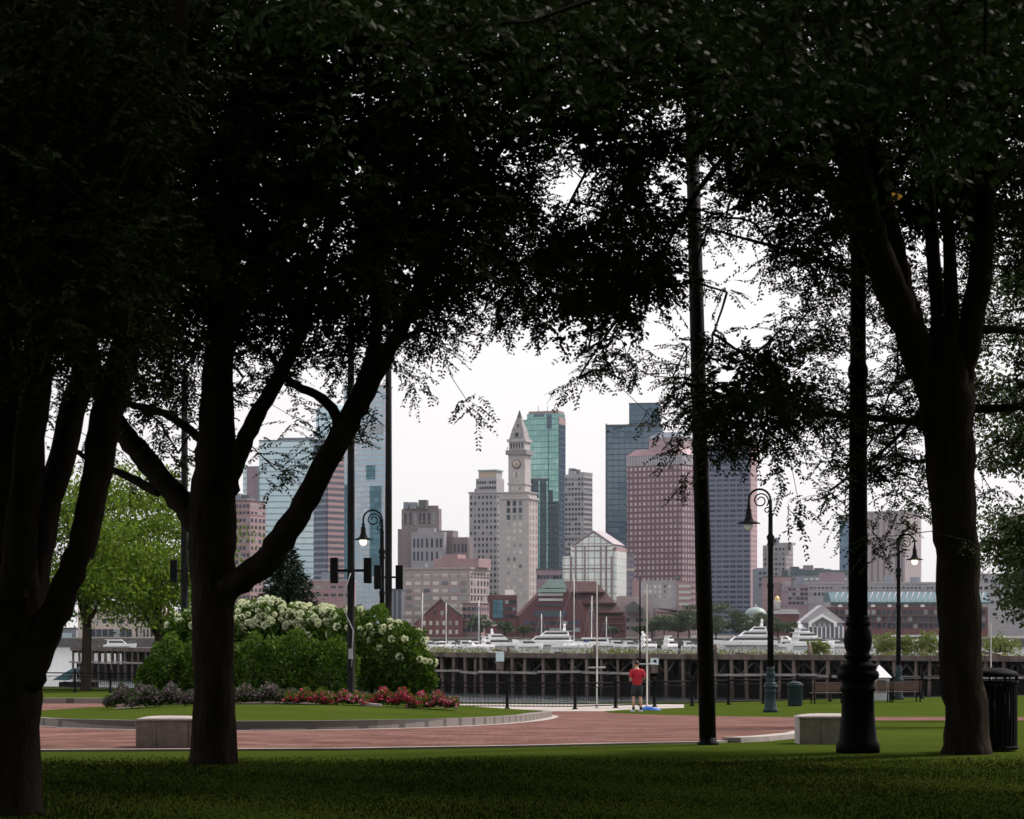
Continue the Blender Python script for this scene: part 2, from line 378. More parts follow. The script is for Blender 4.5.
sheet('brick_plaza', near + [G(806, 728), G(815, 724), G(832, 721.5), G(860, 720.6)] + far_edge, M['brick'], .006)
strip('stone_edging', near[::-1], .16, .03, M['concrete'])
strip('stone_kerb', [G(722, 742.4), G(750, 741), G(785, 737.5), G(801, 733)][::-1], .3, .075, M['concrete'], dz=.0)
strip('stone_step', [G(796, 741), G(822, 739.5)][::-1], .3, .09, M['concrete'])
strip('far_kerb', [G(-160, 703.2), G(30, 703.4), G(110, 703.4), G(140, 704)], .5, .22, M['granite2'])

# planted island: kerb ring and a low mound of grass
IB = [G(*p) for p in ((22, 724), (50, 727), (80, 728.6), (140, 730.2), (200, 730.8), (260, 730.8), (300, 730.5), (340, 730), (400, 728.8), (442, 727.4), (494, 724.8), (530, 721.4), (545, 718.5))]
IB += [(1.35, 77.5), (.9, 81), (-.6, 85.5), (-3.5, 89), (-7, 90.5), (-10.5, 89), (-13, 85), (-14.6, 80), (-15.1, 74), (-14.5, 67), (-13.1, 59)]
def smooth_loop(p, it=2):
    for _ in range(it):
        q = []
        for a, b in zip(p, p[1:] + p[:1]):
            q += [(a[0]*.75 + b[0]*.25, a[1]*.75 + b[1]*.25), (a[0]*.25 + b[0]*.75, a[1]*.25 + b[1]*.75)]
        p = q
    return p
IB = smooth_loop(IB, 2); IC = (-6.0, 68.0)
def island_z(x, y, t): return zg(y) + .13 + .42 * (1 - t ** 1.6)
def island_at(x, y):
    """ground height on the island (fraction of the way from its centre to its kerb)"""
    dx, dy = x - IC[0], y - IC[1]; best = 1.0; a = math.atan2(dy, dx)
    bb = min(IB, key=lambda b: abs((math.atan2(b[1] - IC[1], b[0] - IC[0]) - a + math.pi) % (2 * math.pi) - math.pi))
    t = min(1, math.hypot(dx, dy) / max(.1, math.hypot(bb[0] - IC[0], bb[1] - IC[1])))
    return island_z(x, y, t)
mb = MB(); n = len(IB); vs = []; T = [0.02, .15, .3, .45, .6, .72, .82, .9, .96, .985]
for t in T:
    for bx, by in IB:
        x, y = IC[0] + (bx - IC[0]) * t, IC[1] + (by - IC[1]) * t; vs.append((x, y, island_z(x, y, t)))
mb.add(vs, [(i*n+k, i*n+(k+1) % n, (i+1)*n+(k+1) % n, (i+1)*n+k) for i in range(len(T)-1) for k in range(n)] + [tuple(range(n))], 0, True)
tag(mb.build('island_lawn', M['lawn']), kind='structure')
def ring_of(name, t0, t1, z0, z1, mat):
    v = []
    for bx, by in IB:
        ax, ay = bx - IC[0], by - IC[1]; L = math.hypot(ax, ay)
        for off, zz in ((t0, z0), (t0, z1), (t1, z1), (t1, z0)):
            x, y = IC[0] + ax * (1 + off / L), IC[1] + ay * (1 + off / L); v.append((x, y, zg(y) + zz))
    m_ = MB(); m_.add(v, [(4*i+k, 4*i+(k+1) % 4, 4*((i+1) % n)+(k+1) % 4, 4*((i+1) % n)+k) for i in range(n) for k in range(4)])
    return tag(m_.build(name, mat), kind='structure')
ring_of('island_kerb', -.42, 0.0, -.1, .17, M['granite2'])
ring_of('island_gutter', .004, .30, -.1, .014, M['concrete'])

# water, far shore
sheet('harbour_water', [(-1130, 60), (1130, 60), (1130, 2480), (-1130, 2480)], M['water'], 0, z=-6.0)
mb = MB(); mb.box(-1125, 1125, 985, 2470, -7.5, -2.5); tag(mb.build('far_shore', M['seawall']), kind='structure')

# ------------------------------------------------------------------ air
mh = bpy.data.materials.new('haze'); mh.use_nodes = True; t = mh.node_tree; t.nodes.clear()
out = t.nodes.new('ShaderNodeOutputMaterial'); pv = t.nodes.new('ShaderNodeVolumePrincipled')
pv.inputs['Color'].default_value = (.86, .92, 1.0, 1); pv.inputs['Density'].default_value = 0.000026; pv.inputs['Anisotropy'].default_value = .3
t.links.new(pv.outputs[0], out.inputs['Volume'])
mb = MB(); mb.box(-1150, 1150, -60, 2500, -8.6, 215); tag(mb.build('haze', mh), kind='stuff')
# ------------------------------------------------------------------ far buildings
BZ = -2.5
WCACHE = {}
class Bld:
    """a building seen over its near corner: front face to the left of it, side face to the right. Local x runs along the front (0 at the corner), y into the depth, z up from the ground"""
    def __init__(s, name, label, xl, xc, xr, d, ang=25, cat='building', z0=BZ):
        s.d, s.a, s.xc = d, R(ang), xc
        s.W = (xc - xl) * d / F / math.cos(s.a); s.D = (xr - xc) * d / F / math.sin(s.a) if xr > xc else 30.0
        s.z0 = z0; s.root = empty(name, (X(xc, d), d, z0), -s.a, label, cat)
    def z(s, py): return Z(py, s.d) - s.z0
    def u(s, px): return (px - s.xc) * s.d / F / math.cos(s.a)
    def v(s, px): return (px - s.xc) * s.d / F / math.sin(s.a)
    def m(s, px): return px * s.d / F
    def part(s, name, mb, mat, parent=None):
        return mb.build(name, mat, parent or s.root)
    def box(s, name, mat, x0, x1, y0, y1, z0, z1, parent=None):
        return MB().box(x0, x1, y0, y1, z0, z1).build(name, mat, parent or s.root)
    def body(s, mat, py, name='wall', x0=None, x1=0.0, y0=0.0, y1=None, z0=0.0):
        return s.box(name, mat, -s.W if x0 is None else x0, x1, y0, s.D if y1 is None else y1, z0, s.z(py))
    def wins(s, face, us, zs, w, h, mat, cap=100, at=0.0, parent=None, name='window', proud=.14, frame=None):
        """separate window objects on a face, sharing one mesh; past the cap the rest is one part"""
        spots = [(u, z) for z in zs for u in us]; me = None; rest = MB()
        for i, (u, z) in enumerate(spots):
            if i < cap:
                if me is None:
                    b_ = MB().box(-w/2, w/2, -proud, .2, -h/2, h/2)
                    o = b_.build(name, mat, parent or s.root); me = o.data
                else:
                    o = bpy.data.objects.new(name, me); COL.objects.link(o); o.parent = parent or s.root
                o.location = (u, at, z) if face == 'f' else (at, u, z)
                if face == 's': o.rotation_euler = (0, 0, R(90))
            else:
                if face == 'f': rest.box(u-w/2, u+w/2, at-proud, at+.2, z-h/2, z+h/2)
                else: rest.box(at-.2, at+proud, u-w/2, u+w/2, z-h/2, z+h/2)
        if rest.v: tag(rest.build(name, mat, parent or s.root), kind='stuff')
def lin(a, b, n): return [a + (b - a) * (i + .5) / n for i in range(n)]

PINK = (.34, .22, .23)
g_win = window_glass('far window glass', (.026, .04, .056), (.30, .33, .34), .22)
g_pale = pm('far pale window', (.45, .47, .46), .3, .2, .2, metal=.2)
g_lite = window_glass('far light window', (.16, .18, .19), (.60, .59, .54), .72)
g_teal = facade('teal glass bay', (.05, .12, .15), (.03, .11, .15), (.08, .21, .26), 3.0, 3.7, .9, .85, .15, .3)
m_roofdk = pm('dark roof', (.09, .095, .1), .8, .2, .2)
m_green = pm('copper green roof', (.28, .38, .35), .7, .15, .2)
m_greyst = mat_masonry('grey stone wall', (.375, .37, .385), (.335, .335, .35), (.27, .27, .285), 2.5, 1.2)
m_beige = mat_masonry('beige stone wall', (.37, .31, .30), (.33, .28, .275), (.25, .21, .2), 2.5, 1.2)
m_pinkst = mat_masonry('pink stone wall', (.33, .22, .225), (.30, .20, .205), (.23, .16, .165), 2.5, 1.2)
m_redbr = mat_masonry('red brick wall', (.17, .06, .06), (.135, .05, .052), (.14, .085, .085), .9, .35)
m_redbr2 = mat_masonry('deep red brick wall', (.125, .045, .05), (.105, .038, .044), (.10, .052, .055), .9, .35)
m_cream = mat_masonry('cream stone wall', (.55, .47, .40), (.5, .43, .37), (.4, .35, .3), 2.5, 1.2)
m_slate = pm('slate blue wall', (.2, .23, .27), .6, .15, .1)
m_mauve = pm('mauve wall', (.26, .2, .23), .8, .15, .1)
m_teal2 = M['teal_roof']

# pink office block, far left
b = Bld('office_block', 'low pink office block with flat roof beside the pale glass office tower', 226, 250, 263, 1350)
b.body(m_pinkst, 501); b.box('roof', m_roofdk, -b.W-.4, .4, -.4, b.D+.4, b.z(501), b.z(499.8)); b.box('plant_room', m_mauve, -b.W*.6, -b.W*.25, 3, 12, b.z(499.8), b.z(498))
b.wins('f', lin(-b.W, 0, 6), [b.z(y) for y in range(506, 606, 7)], 1.6, 1.9, g_win); b.wins('s', lin(0, b.D, 4), [b.z(y) for y in range(506, 606, 7)], 2.2, 1.9, g_win)
# pale glass tower with a stepped shoulder
b = Bld('glass_tower', 'pale mint glass office tower with thin dark floor lines and a stepped shoulder', 258, 331, 336, 1560, 8)
mt = facade('mint curtain wall', (.24, .32, .34), (.50, .64, .67), (.62, .75, .77), 2.2, 3.85, .985, .82, .2, .35, .4, big=((.46, .62, .68), .02))
b.body(mt, 440); b.box('roof', m_roofdk, -b.W-.3, .3, -.3, b.D+.3, b.z(440), b.z(439.2))
b.box('shoulder', mt, b.u(240), -b.W, 4, b.D-2, 0, b.z(465)); b.box('corner_fin', m_slate, b.u(256.5), b.u(258), -1, 2, 0, b.z(466))
b.box('stair_block', m_mauve, b.u(245), b.u(257), 1.5, 4, 0, b.z(466))
b.box('plant_room', m_slate, b.u(275), b.u(310), 6, 16, b.z(439.2), b.z(436.5))
# blue glass tower behind it
b = Bld('glass_tower', 'tall pale blue glass tower rising behind the mint one', 315, 336, 345, 1850)
b.body(facade('pale blue curtain wall', (.42, .55, .62), (.46, .62, .70), (.56, .72, .78), 3.0, 3.9, .96, .92, .12, .6), 409)
MB().prism([(-b.W, b.z(409)), (-b.W*.55, b.z(403)), (0, b.z(404.5)), (0, b.z(409))], 'y', .5, b.D-.5).build('sloped_crown', M['glass_dark'].copy() if False else pm('crown glass', (.42, .56, .63), .2, .1, .05, metal=.5), b.root)
# banded blue block; pink sunlight on its flank is painted into the wall colour
b = Bld('banded_tower', 'slim tower with blue window bands and a flank tinted pink by painted light', 313, 328, 343, 1480, 40)
b.body(facade('banded wall', (.36, .25, .25), (.08, .10, .14), (.13, .14, .18), 1.7, 3.6, .9, .5, .2, .3), 440)
b.box('roof', m_roofdk, -b.W-.3, .3, -.3, b.D+.3, b.z(440), b.z(439)); b.box('glass_front', facade('blue band front', (.22, .24, .29), (.035, .06, .09), (.06, .09, .13), 3.0, 3.6, .96, .62, .2, .25), -b.W+.2, -.6, -.6, -.05, 0, b.z(441))
# tall light grey tower
b = Bld('grey_tower', 'very tall light grey gridded tower with teal glass bays behind the black poles', 343, 385, 391, 1720, 14)
b.body(facade('light grid wall', (.46, .47, .51), (.36, .46, .53), (.56, .63, .69), 2.6, 3.7, .8, .72, .2, .3, big=((.30, .47, .56), .03)), 386)
b.box('roof', m_greyst, -b.W-.4, .4, -.4, b.D+.4, b.z(386), b.z(384.5))
b.box('louvre_panel', pm('louvre panel', (.30, .33, .36), .6, .3, .4), b.u(362), b.u(383), -.5, -.05, b.z(434), b.z(424))
lp = MB()
b.box('glass_panel', g_teal, b.u(366), b.u(375), -.6, -.05, b.z(479), b.z(465)); b.box('glass_bay', g_teal, b.u(370), b.u(381), -1.2, -.05, b.z(575), b.z(486)); b.box('glass_bay', g_teal, b.u(344), b.u(350), -1.0, -.05, 0, b.z(484))
# stepped art deco building
b = Bld('stepped_building', 'brown stepped stone building with tall slot windows behind the beige office block', 393, 436, 441, 1420, 15)
m_deco = mat_masonry('brown stone wall', (.22, .185, .19), (.19, .165, .17), (.15, .135, .14), 2.5, 1.2)
b.body(m_deco, 508, x0=b.u(398), y0=6); b.box('crown', m_deco, b.u(401), b.u(434), 8, b.D-2, b.z(508), b.z(504.8))
b.box('wing', m_deco, b.u(393), b.u(398), 8, b.D, 0, b.z(528)); b.box('wing', m_deco, 0, b.u(449), 8, b.D+8, 0, b.z(530)); b.box('wing', m_deco, b.u(449), b.u(465), 6, b.D+6, 0, b.z(537))
m_blst = mat_masonry('blue grey stone wall', (.30, .30, .33), (.27, .27, .3), (.2, .2, .22), 2.5, 1.2)
b.box('front_wing', m_blst, b.u(411), b.u(444), 0, 6, 0, b.z(532)); b.box('gable_block', m_blst, b.u(417), b.u(434), .8, 6, b.z(532), b.z(528))
b.wins('f', [b.u(x) for x in (402, 407, 412, 417, 421, 426, 431)], [b.z(518)], 1.3, 6.5, g_win, at=6)
b.wins('f', [b.u(x) for x in (414, 418, 422, 427, 432, 437, 441)], [b.z(543), b.z(556)], 1.2, 5.2, g_win)
b.wins('f', [b.u(x) for x in (452, 456, 460, 463)], [b.z(548), b.z(562)], 1.0, 5, g_win, at=6)
# beige office block
b = Bld('office_block', 'broad beige office block with rows of light windows above the red gabled warehouse', 401, 470, 489, 1150, 22)
b.body(m_beige, 569); b.box('cornice', m_beige, -b.W-.5, .5, -.5, b.D+.5, b.z(569), b.z(567)); b.box('penthouse', m_pinkst, b.u(428), b.u(474), 6, b.D-3, b.z(567), b.z(558)); b.box('plant_room', m_pinkst, b.u(434), b.u(450), 9, b.D-5, b.z(558), b.z(553.5))
rows = [b.z(y) for y in (575.5, 583, 590.5, 598, 605.5, 613, 620.5)]
b.wins('f', lin(-b.W+1, -1, 7), rows, 3.0, 1.7, g_lite, 60); b.wins('s', lin(0, b.D, 6), rows, 1.5, 2.2, g_win, 40)
# dark low glass front beside it
b = Bld('low_block', 'narrow dark low block left of the beige office block', 388, 402, 402, 1120, 0); b.body(facade('dark ribbed wall', (.2, .2, .22), (.05, .07, .09), (.08, .1, .13), 2.2, 30, .6, .97, .2, .3), 590); b.box('roof', m_roofdk, -b.W-.3, .3, -.3, 30.3, b.z(590), b.z(588.5))
b = Bld('low_block', 'pink grey low rise block with strip windows seen behind the speaker poles', 300, 352, 352, 1300, 0); b.body(m_pinkst, 581); b.box('roof', m_greyst, -b.W-.3, .3, -.3, 30.3, b.z(581), b.z(579.5)); b.wins('f', lin(-b.W, 0, 7), [b.z(587), b.z(595)], 2.6, 1.4, g_win); b.box('penthouse', m_slate, -b.W*.6, -b.W*.3, 4, 14, b.z(579.5), b.z(572))
# red brick gabled warehouse and its lower neighbour
b = Bld('brick_warehouse', 'red brick warehouse with a dark pitched gable roof on the far waterfront', 415, 462, 462, 1040, 0)
ug = b.u
MB().prism([(ug(416), 0), (ug(416), b.z(623)), (ug(441), b.z(601.5)), (ug(463), b.z(617)), (ug(463), 0)], 'y', 0, 26).build('wall', m_redbr, b.root)
MB().prism([(ug(440), b.z(600)), (ug(464), b.z(617.6)), (ug(464), b.z(616.2)), (ug(441), b.z(598.4))], 'y', -.5, 26.5).build('roof', m_roofdk, b.root); MB().prism([(ug(414), b.z(625)), (ug(441), b.z(599.9)), (ug(441), b.z(598.3)), (ug(414), b.z(623.4))], 'y', -.5, 26.5).build('roof', m_redbr2, b.root)
b.wins('f', lin(ug(421), ug(460), 6), [b.z(623), b.z(632)], 1.2, 1.8, g_lite)
b.wins('f', lin(ug(432), ug(452), 3), [b.z(613)], 1.2, 1.8, g_win)
b = Bld('brick_building', 'flat roofed pale red brick building right of the gabled warehouse', 462, 481, 489, 1045, 20)
b.body(m_pinkst, 604); b.box('roof', m_roofdk, -b.W-.3, .3, -.3, b.D+.3, b.z(604), b.z(603)); b.wins('f', lin(-b.W, 0, 4), [b.z(y) for y in (609, 616, 623, 630)], 1.7, 1.5, g_win); b.wins('s', lin(0, b.D, 3), [b.z(y) for y in (609, 616, 623, 630)], 1.2, 1.5, g_win)
b = Bld('shed', 'small shed with a cream gable roof at the foot of the pale brick building', 485, 498, 498, 1015, 0, 'shed'); b.body(m_redbr2, 627, y1=10); MB().prism([(-b.W-.4, b.z(627)), (b.u(487), b.z(617)), (.4, b.z(626))], 'y', -.4, 10.4).build('roof', m_cream, b.root)
# grey hotel with set-backs
b = Bld('stone_tower', 'grey stepped tower with golden top windows left of the clock tower', 469, 497, 506, 1480, 25)
b.body(m_greyst, 493); b.box('cornice', m_greyst, -b.W-.5, .5, -.5, b.D+.5, b.z(493), b.z(491.3))
b.box('upper_stage', m_greyst, b.u(475), -.8, 1, b.D-1, b.z(491.3), b.z(478)); b.box('top_stage', m_greyst, b.u(477), -1.6, 2, b.D-2, b.z(478), b.z(470.5)); b.box('roof', m_green, b.u(476.5), -1, 1.4, b.D-1.4, b.z(470.5), b.z(469.2))
b.wins('f', lin(b.u(477.5), -2, 8), [b.z(474)], .75, 2.8, pm('gold window painted as lit', (.5, .38, .22), .3, .3, .3), at=2); b.wins('f', lin(b.u(476), -1, 8), [b.z(482), b.z(487.5)], 1.2, 1.6, g_win, at=1)  # gold light on the top stage painted into these panes
b.wins('f', lin(-b.W, 0, 7), [b.z(y) for y in range(497, 596, 6)], 1.3, 1.9, g_win, 84); b.wins('s', lin(0, b.D, 5), [b.z(y) for y in range(497, 596, 6)], 1.5, 2.0, g_win, 16)
# clock tower
b = Bld('clock_tower', 'tall pale grey stone clock tower with a pointed pyramid roof', 499, 529, 538, 1420, 20, 'clock tower')
Wc, Dc = b.W, b.D; m_plain = m_greyst; m_greyst = mat_masonry('cream grey stone', (.45, .425, .415), (.40, .38, .375), (.32, .305, .30), 2.5, 1.2)
b.body(m_greyst, 499, name='shaft'); b.box('cornice', m_greyst, -Wc-.7, .7, -.7, Dc+.7, b.z(499), b.z(497)); b.box('attic', m_greyst, -Wc+.4, -.4, .4, Dc-.4, b.z(497), b.z(492.5)); b.box('cornice', m_greyst, -Wc-.3, .3, -.3, Dc+.3, b.z(492.5), b.z(491.5))
cx0, cx1 = b.u(506.8), b.u(523.4); cy0, cy1 = 2.6, 2.6 + (cx1 - cx0)
b.box('clock_stage', m_greyst, cx0, cx1, cy0, cy1, b.z(491.5), b.z(454)); b.box('string_course', m_greyst, cx0-.5, cx1+.5, cy0-.5, cy1+.5, b.z(484), b.z(482.5))
b.box('balcony', pm('balcony stone', (.22, .22, .23), .8, .3, 1), cx0-1.3, cx1+1.3, cy0-1.3, cy1+1.3, b.z(454), b.z(449.5)); b.wins('f', lin(cx0-1, cx1+1, 7), [b.z(447.6)], .5, 1.6, m_greyst, at=cy0-1.5, name='baluster'); b.box('lantern_stage', m_greyst, cx0+.2, cx1-.2, cy0+.2, cy1-.2, b.z(449.5), b.z(441)); b.wins('f', lin(cx0+.8, cx1-.8, 5), [b.z(445)], 1.0, 3.0, g_win, at=cy0+.2)
b.box('cornice', m_greyst, cx0-.7, cx1+.7, cy0-.7, cy1+.7, b.z(441), b.z(438.5))
MB().hull8((cx0+.3, cx1-.3, cy0+.3, cy1-.3), (cx0+1.75, cx1-1.75, cy0+1.75, cy1-1.75), b.z(438.5), b.z(428)).hull8((cx0+1.75, cx1-1.75, cy0+1.75, cy1-1.75), ((cx0+cx1)/2-1.3, (cx0+cx1)/2+1.3, (cy0+cy1)/2-1.3, (cy0+cy1)/2+1.3), b.z(428), b.z(416.5)).build('pyramid_roof', pm('grey roof stone', (.27, .25, .26), .8, .3, .5), b.root)
MB().hull8(((cx0+cx1)/2-1.3, (cx0+cx1)/2+1.3, (cy0+cy1)/2-1.3, (cy0+cy1)/2+1.3), ((cx0+cx1)/2-.1, (cx0+cx1)/2+.1, (cy0+cy1)/2-.1, (cy0+cy1)/2+.1), b.z(416.5), b.z(408.5)).build('spire', m_roofdk, b.root)
b.wins('f', lin(cx0+2.2, cx1-2.2, 3), [b.z(434)], 1.1, 2.4, g_win, at=cy0+1.0, name='dormer', proud=.9); b.wins('f', [(cx0+cx1)/2], [b.z(424.5)], .9, 1.8, g_win, at=cy0+2.9, name='dormer', proud=.8)
ck = MB().lathe([(2.75, 0), (2.75, .5)], 32); ck.xf(Matrix.Translation(((cx0+cx1)/2, cy0-.02, b.z(463.5))) @ Matrix.Rotation(R(90), 4, 'X')); cko = ck.build('clock_face', pm('clock rim', (.13, .13, .14), .7, .1, 1), b.root)
cd = MB().lathe([(2.2, .5), (2.2, .6)], 32); cd.xf(Matrix.Translation(((cx0+cx1)/2, cy0-.02, b.z(463.5))) @ Matrix.Rotation(R(90), 4, 'X')); cd.build('dial', m_cream, cko)
hx, hz = (cx0+cx1)/2, b.z(463.5)
MB().box(hx-.12, hx+.12, cy0-.72, cy0-.66, hz-.2, hz+1.7).build('minute_hand', m_roofdk, cko); MB().box(hx-.15, hx+1.1, cy0-.70, cy0-.64, hz-.15, hz+.15).build('hour_hand', m_roofdk, cko)
b.wins('f', lin(cx0+3, cx1-3, 5), [b.z(474)], .6, 3.0, g_lite, at=cy0); b.wins('f', [cx0+3, (cx0+cx1)/2, cx1-3], [b.z(488)], 1.0, 1.6, g_lite, at=cy0)
zz = [b.z(503 + 7.0 * i) for i in range(14)]
b.wins('f', [b.u(x) for x in (508.5, 514.5, 520.5)], zz[:3], 2.1, 3.0, g_win); b.wins('f', [b.u(x) for x in (508.5, 514.5, 520.5)], zz[3:], 1.7, 2.0, g_lite); b.wins('s', lin(0, Dc, 3), zz, 1.6, 2.4, pm('pink pane', (.3, .19, .17), .5, .3, .2))
m_greyst = m_plain
# green glass tower
b = Bld('glass_tower', 'tall green glass tower with a dark blue flank behind the clock tower', 527, 559, 566, 1640, 20)
gm = facade('green curtain wall', (.16, .28, .27), (.19, .40, .37), (.33, .56, .51), 2.6, 3.8, .92, .86, .12, .5, big=((.15, .33, .31), .014))
gs = facade('blue flank', (.06, .085, .125), (.06, .10, .145), (.08, .12, .17), 2.6, 3.8, .94, .9, .15, .5)
b.body(gm, 413, x1=-.4, y0=0, y1=b.D); b.box('flank', gs, -.4, 0, .4, b.D, 0, b.z(424)); b.box('flank_crown', m_pinkst, -.4, .05, .4, b.D, b.z(424), b.z(417)); b.box('roof', m_pinkst, -b.W+1, -.6, .6, b.D-1, b.z(413), b.z(410.5))
b.box('left_bay', gm, b.u(520), -b.W, 5, b.D-2, 0, b.z(418)); b.box('notch', gs, b.u(547), b.u(551.5), -.3, -.04, b.z(428), b.z(414)); b.box('notch', gs, b.u(534), b.u(544), -.25, -.04, b.z(416), b.z(413.6)); b.box('seam', gs, b.u(548), b.u(548.7), -.22, -.04, 0, b.z(428))
for px in (536, 545, 552): MB().tube([(b.u(px), 5, b.z(410.5)), (b.u(px), 5, b.z(404.5))], .25, 5).build('antenna', M['grey'], b.root)
# dark stepped block added to stand for a reflection in the green glass
b = Bld('glass_tower', 'dark teal stepped block standing in for a reflection in the green glass tower', 529, 549, 549, 1560, 0)
dk = facade('dark teal wall', (.035, .06, .07), (.04, .07, .082), (.055, .09, .105), 2.6, 3.8, .9, .86, .15, .5)
b.body(dk, 480); b.box('roof', m_roofdk, -b.W-.2, .2, -.2, 20, b.z(480), b.z(478.5)); b.box('step', dk, .01, b.u(553), 1, 22, 0, b.z(490)); b.box('step', dk, b.u(553)+.01, b.u(558.5), 2, 22, 0, b.z(501))
for px in (538.5, 546.5): b.box('fin', gm, b.u(px), b.u(px+1.2), -.5, -.02, 0, b.z(481))
# grey apartment tower
b = Bld('apartment_tower', 'slim grey apartment tower with rows of dark windows right of the green glass tower', 565, 584, 593, 1500, 28)
b.body(m_greyst, 474); b.box('roof', m_greyst, b.u(567), b.u(574), 2, 9, b.z(474), b.z(470.5)); b.box('plant_room', m_greyst, b.u(579), .2, .3, b.D, b.z(474), b.z(472))
b.wins('f', lin(-b.W, 0, 6), [b.z(y) for y in range(479, 560, 5)], 1.4, 1.7, g_win, 96); b.wins('s', lin(0, b.D, 5), [b.z(y) for y in range(479, 560, 5)], 1.5, 1.5, g_win, 4)
# gabled glass and stone hall
b = Bld('gabled_building', 'pale glass office building with a wide pointed gable and stepped shoulders', 562, 613, 626, 1200, 16)
gg = facade('pale green glazing', (.36, .31, .33), (.60, .69, .64), (.72, .78, .73), 3.1, 3.5, .86, .88, .2, .3)
pr = [(b.u(563), 0), (b.u(563), b.z(556)), (b.u(571), b.z(556)), (b.u(571), b.z(545)), (b.u(575), b.z(545)), (b.u(593.5), b.z(532.5)), (b.u(612), b.z(545)), (b.u(613), b.z(556)), (0, b.z(556)), (0, 0)]
MB().prism(pr, 'y', 0, b.D).build('wall', gg, b.root)
rm = pm('grey gable roof', (.30, .27, .29), .6, .1, .2)
MB().prism([(b.u(573), b.z(545.6)), (b.u(593.5), b.z(531.5)), (b.u(593.5), b.z(529.8)), (b.u(572), b.z(544.2))], 'y', -.6, b.D+.3).build('roof', rm, b.root); MB().prism([(b.u(593.5), b.z(531.5)), (b.u(613.2), b.z(545.2)), (b.u(614), b.z(544)), (b.u(593.5), b.z(529.8))], 'y', -.6, b.D+.3).build('roof', rm, b.root)
for px in (571.5, 576, 585, 601, 606, 611.5): b.box('pier', m_mauve, b.u(px)-.35, b.u(px)+.35, -.5, -.02, 0, b.z(546 if 572 < px < 611 else 556))
for py in (546.5, 551, 569): b.box('ledge', m_mauve, b.u(572 if py < 555 else 563), b.u(611.5 if py < 555 else 613), -.4, -.03, b.z(py), b.z(py-1.2))
b.box('shoulder', gg, .02, b.u(616), 1, b.D-1, 0, b.z(551)); b.box('shoulder_cap', m_pinkst, .02, b.u(616), .8, b.D-.8, b.z(551), b.z(547))
# big red-brown waterfront hotel
b = Bld('brick_hotel', 'big dark red brick waterfront building with long sloping roofs', 516, 626, 626, 1010, 0)
u, z = b.u, b.z
b.box('wall', m_redbr2, u(516), u(626), 0, 45, 0, z(616)); 
MB().hull8((u(515), u(627), -.6, 45.6), (u(548), u(597), 14, 32), z(616), z(580.5)).build('roof', pm('red roof', (.085, .042, .045), .75, .25, .3, stretch=(1, 1, 3)), b.root)
MB().prism([(u(519), z(640)), (u(519), z(616)), (u(545), z(588)), (u(565), z(588)), (u(578), z(602)), (u(585), z(640))], 'y', -5, -.02).build('gable', m_redbr2, b.root)
MB().prism([(u(541), z(588)), (u(548), z(579.5)), (u(562), z(579.5)), (u(567), z(588))], 'y', -5.5, 6).build('green_roof', m_green, b.root); b.box('green_awning', m_green, u(538), u(566), -7, -5.02, z(592.5), z(589))
b.box('window_strip', g_pale, u(538), u(563), -5.6, -5.02, z(596), z(593.4)); b.box('window_strip', g_pale, u(538.5), u(562.5), -5.6, -5.02, z(601), z(598.6)); b.box('window_strip', g_win, u(538), u(563), -5.5, -5.02, z(606), z(604)); b.box('window_strip', g_win, u(534), u(566), -5.5, -5.02, z(617), z(611))
for k, (a_, c_, py) in enumerate(((572, 606, 592.5), (579, 617, 603.5), (590, 624.5, 613))): b.box('terrace', m_redbr2, u(a_), u(c_), -1.5 + 8 - 4*k - 1, 12 - 4*k, z(py), z(py-1.2))
for k, py in enumerate((618, 624, 630)): b.box('terrace', m_redbr, u(588), u(625), -1.4, -.02, z(py), z(py-1))
MB().prism([(u(583), z(640)), (u(577), z(601)), (u(581), z(601)), (u(600), z(640))], 'y', -2.6, -.03).build('buttress', m_redbr, b.root)
b.wins('f', lin(u(524), u(580), 9), [z(623), z(630)], 2.2, 1.6, g_win, at=-5)
b = Bld('low_block', 'brownish low flat block between the dark stepped block and the red hotel roof', 537, 562, 562, 1300, 0); b.body(m_mauve, 570); b.box('roof', m_roofdk, -b.W-.3, .3, -.3, 30.3, b.z(570), b.z(568.5)); b.wins('f', lin(-b.W, 0, 8), [b.z(577)], 1.4, 2, g_win)
b = Bld('brick_building', 'dark red flat roofed brick block left of the big waterfront hotel', 488, 517, 517, 1080, 0); b.body(m_redbr2, 595); b.box('roof', M['white'], b.u(505), b.u(514), 2, 12, b.z(595), b.z(589.5)); b.box('glass_front', g_teal, b.u(493), b.u(503), -.5, -.02, b.z(618), b.z(600)); b.wins('f', lin(b.u(505), b.u(516), 3), [b.z(y) for y in (602, 609, 616)], 1.6, 1.6, g_win)
# dark blue tower with its taller slab
b = Bld('dark_tower', 'dark blue glass tower with a taller slab on its roof left of the pink tower', 607, 661, 665, 1700, 8)
bm_ = facade('dark blue curtain wall', (.035, .06, .09), (.032, .07, .115), (.085, .145, .205), 4.2, 3.9, .93, .84, .2, .28, big=((.13, .18, .22), .018))
b.body(bm_, 425); b.box('roof', m_roofdk, -b.W-.4, .4, -.4, b.D+.4, b.z(425), b.z(424)); b.box('upper_slab', facade('slab wall', (.045, .075, .105), (.065, .115, .165), (.08, .135, .19), 60, 3.9, 1.0, .9, .25, .2), b.u(629), b.u(658.5), 2, b.D-2, b.z(424), b.z(403)); b.box('slab_roof', m_roofdk, b.u(628.6), b.u(659), 1.6, b.D-1.6, b.z(403), b.z(402.3)); b.box('edge_fin', m_roofdk, -b.W-.8, -b.W-.01, -.6, 1, 0, b.z(423))
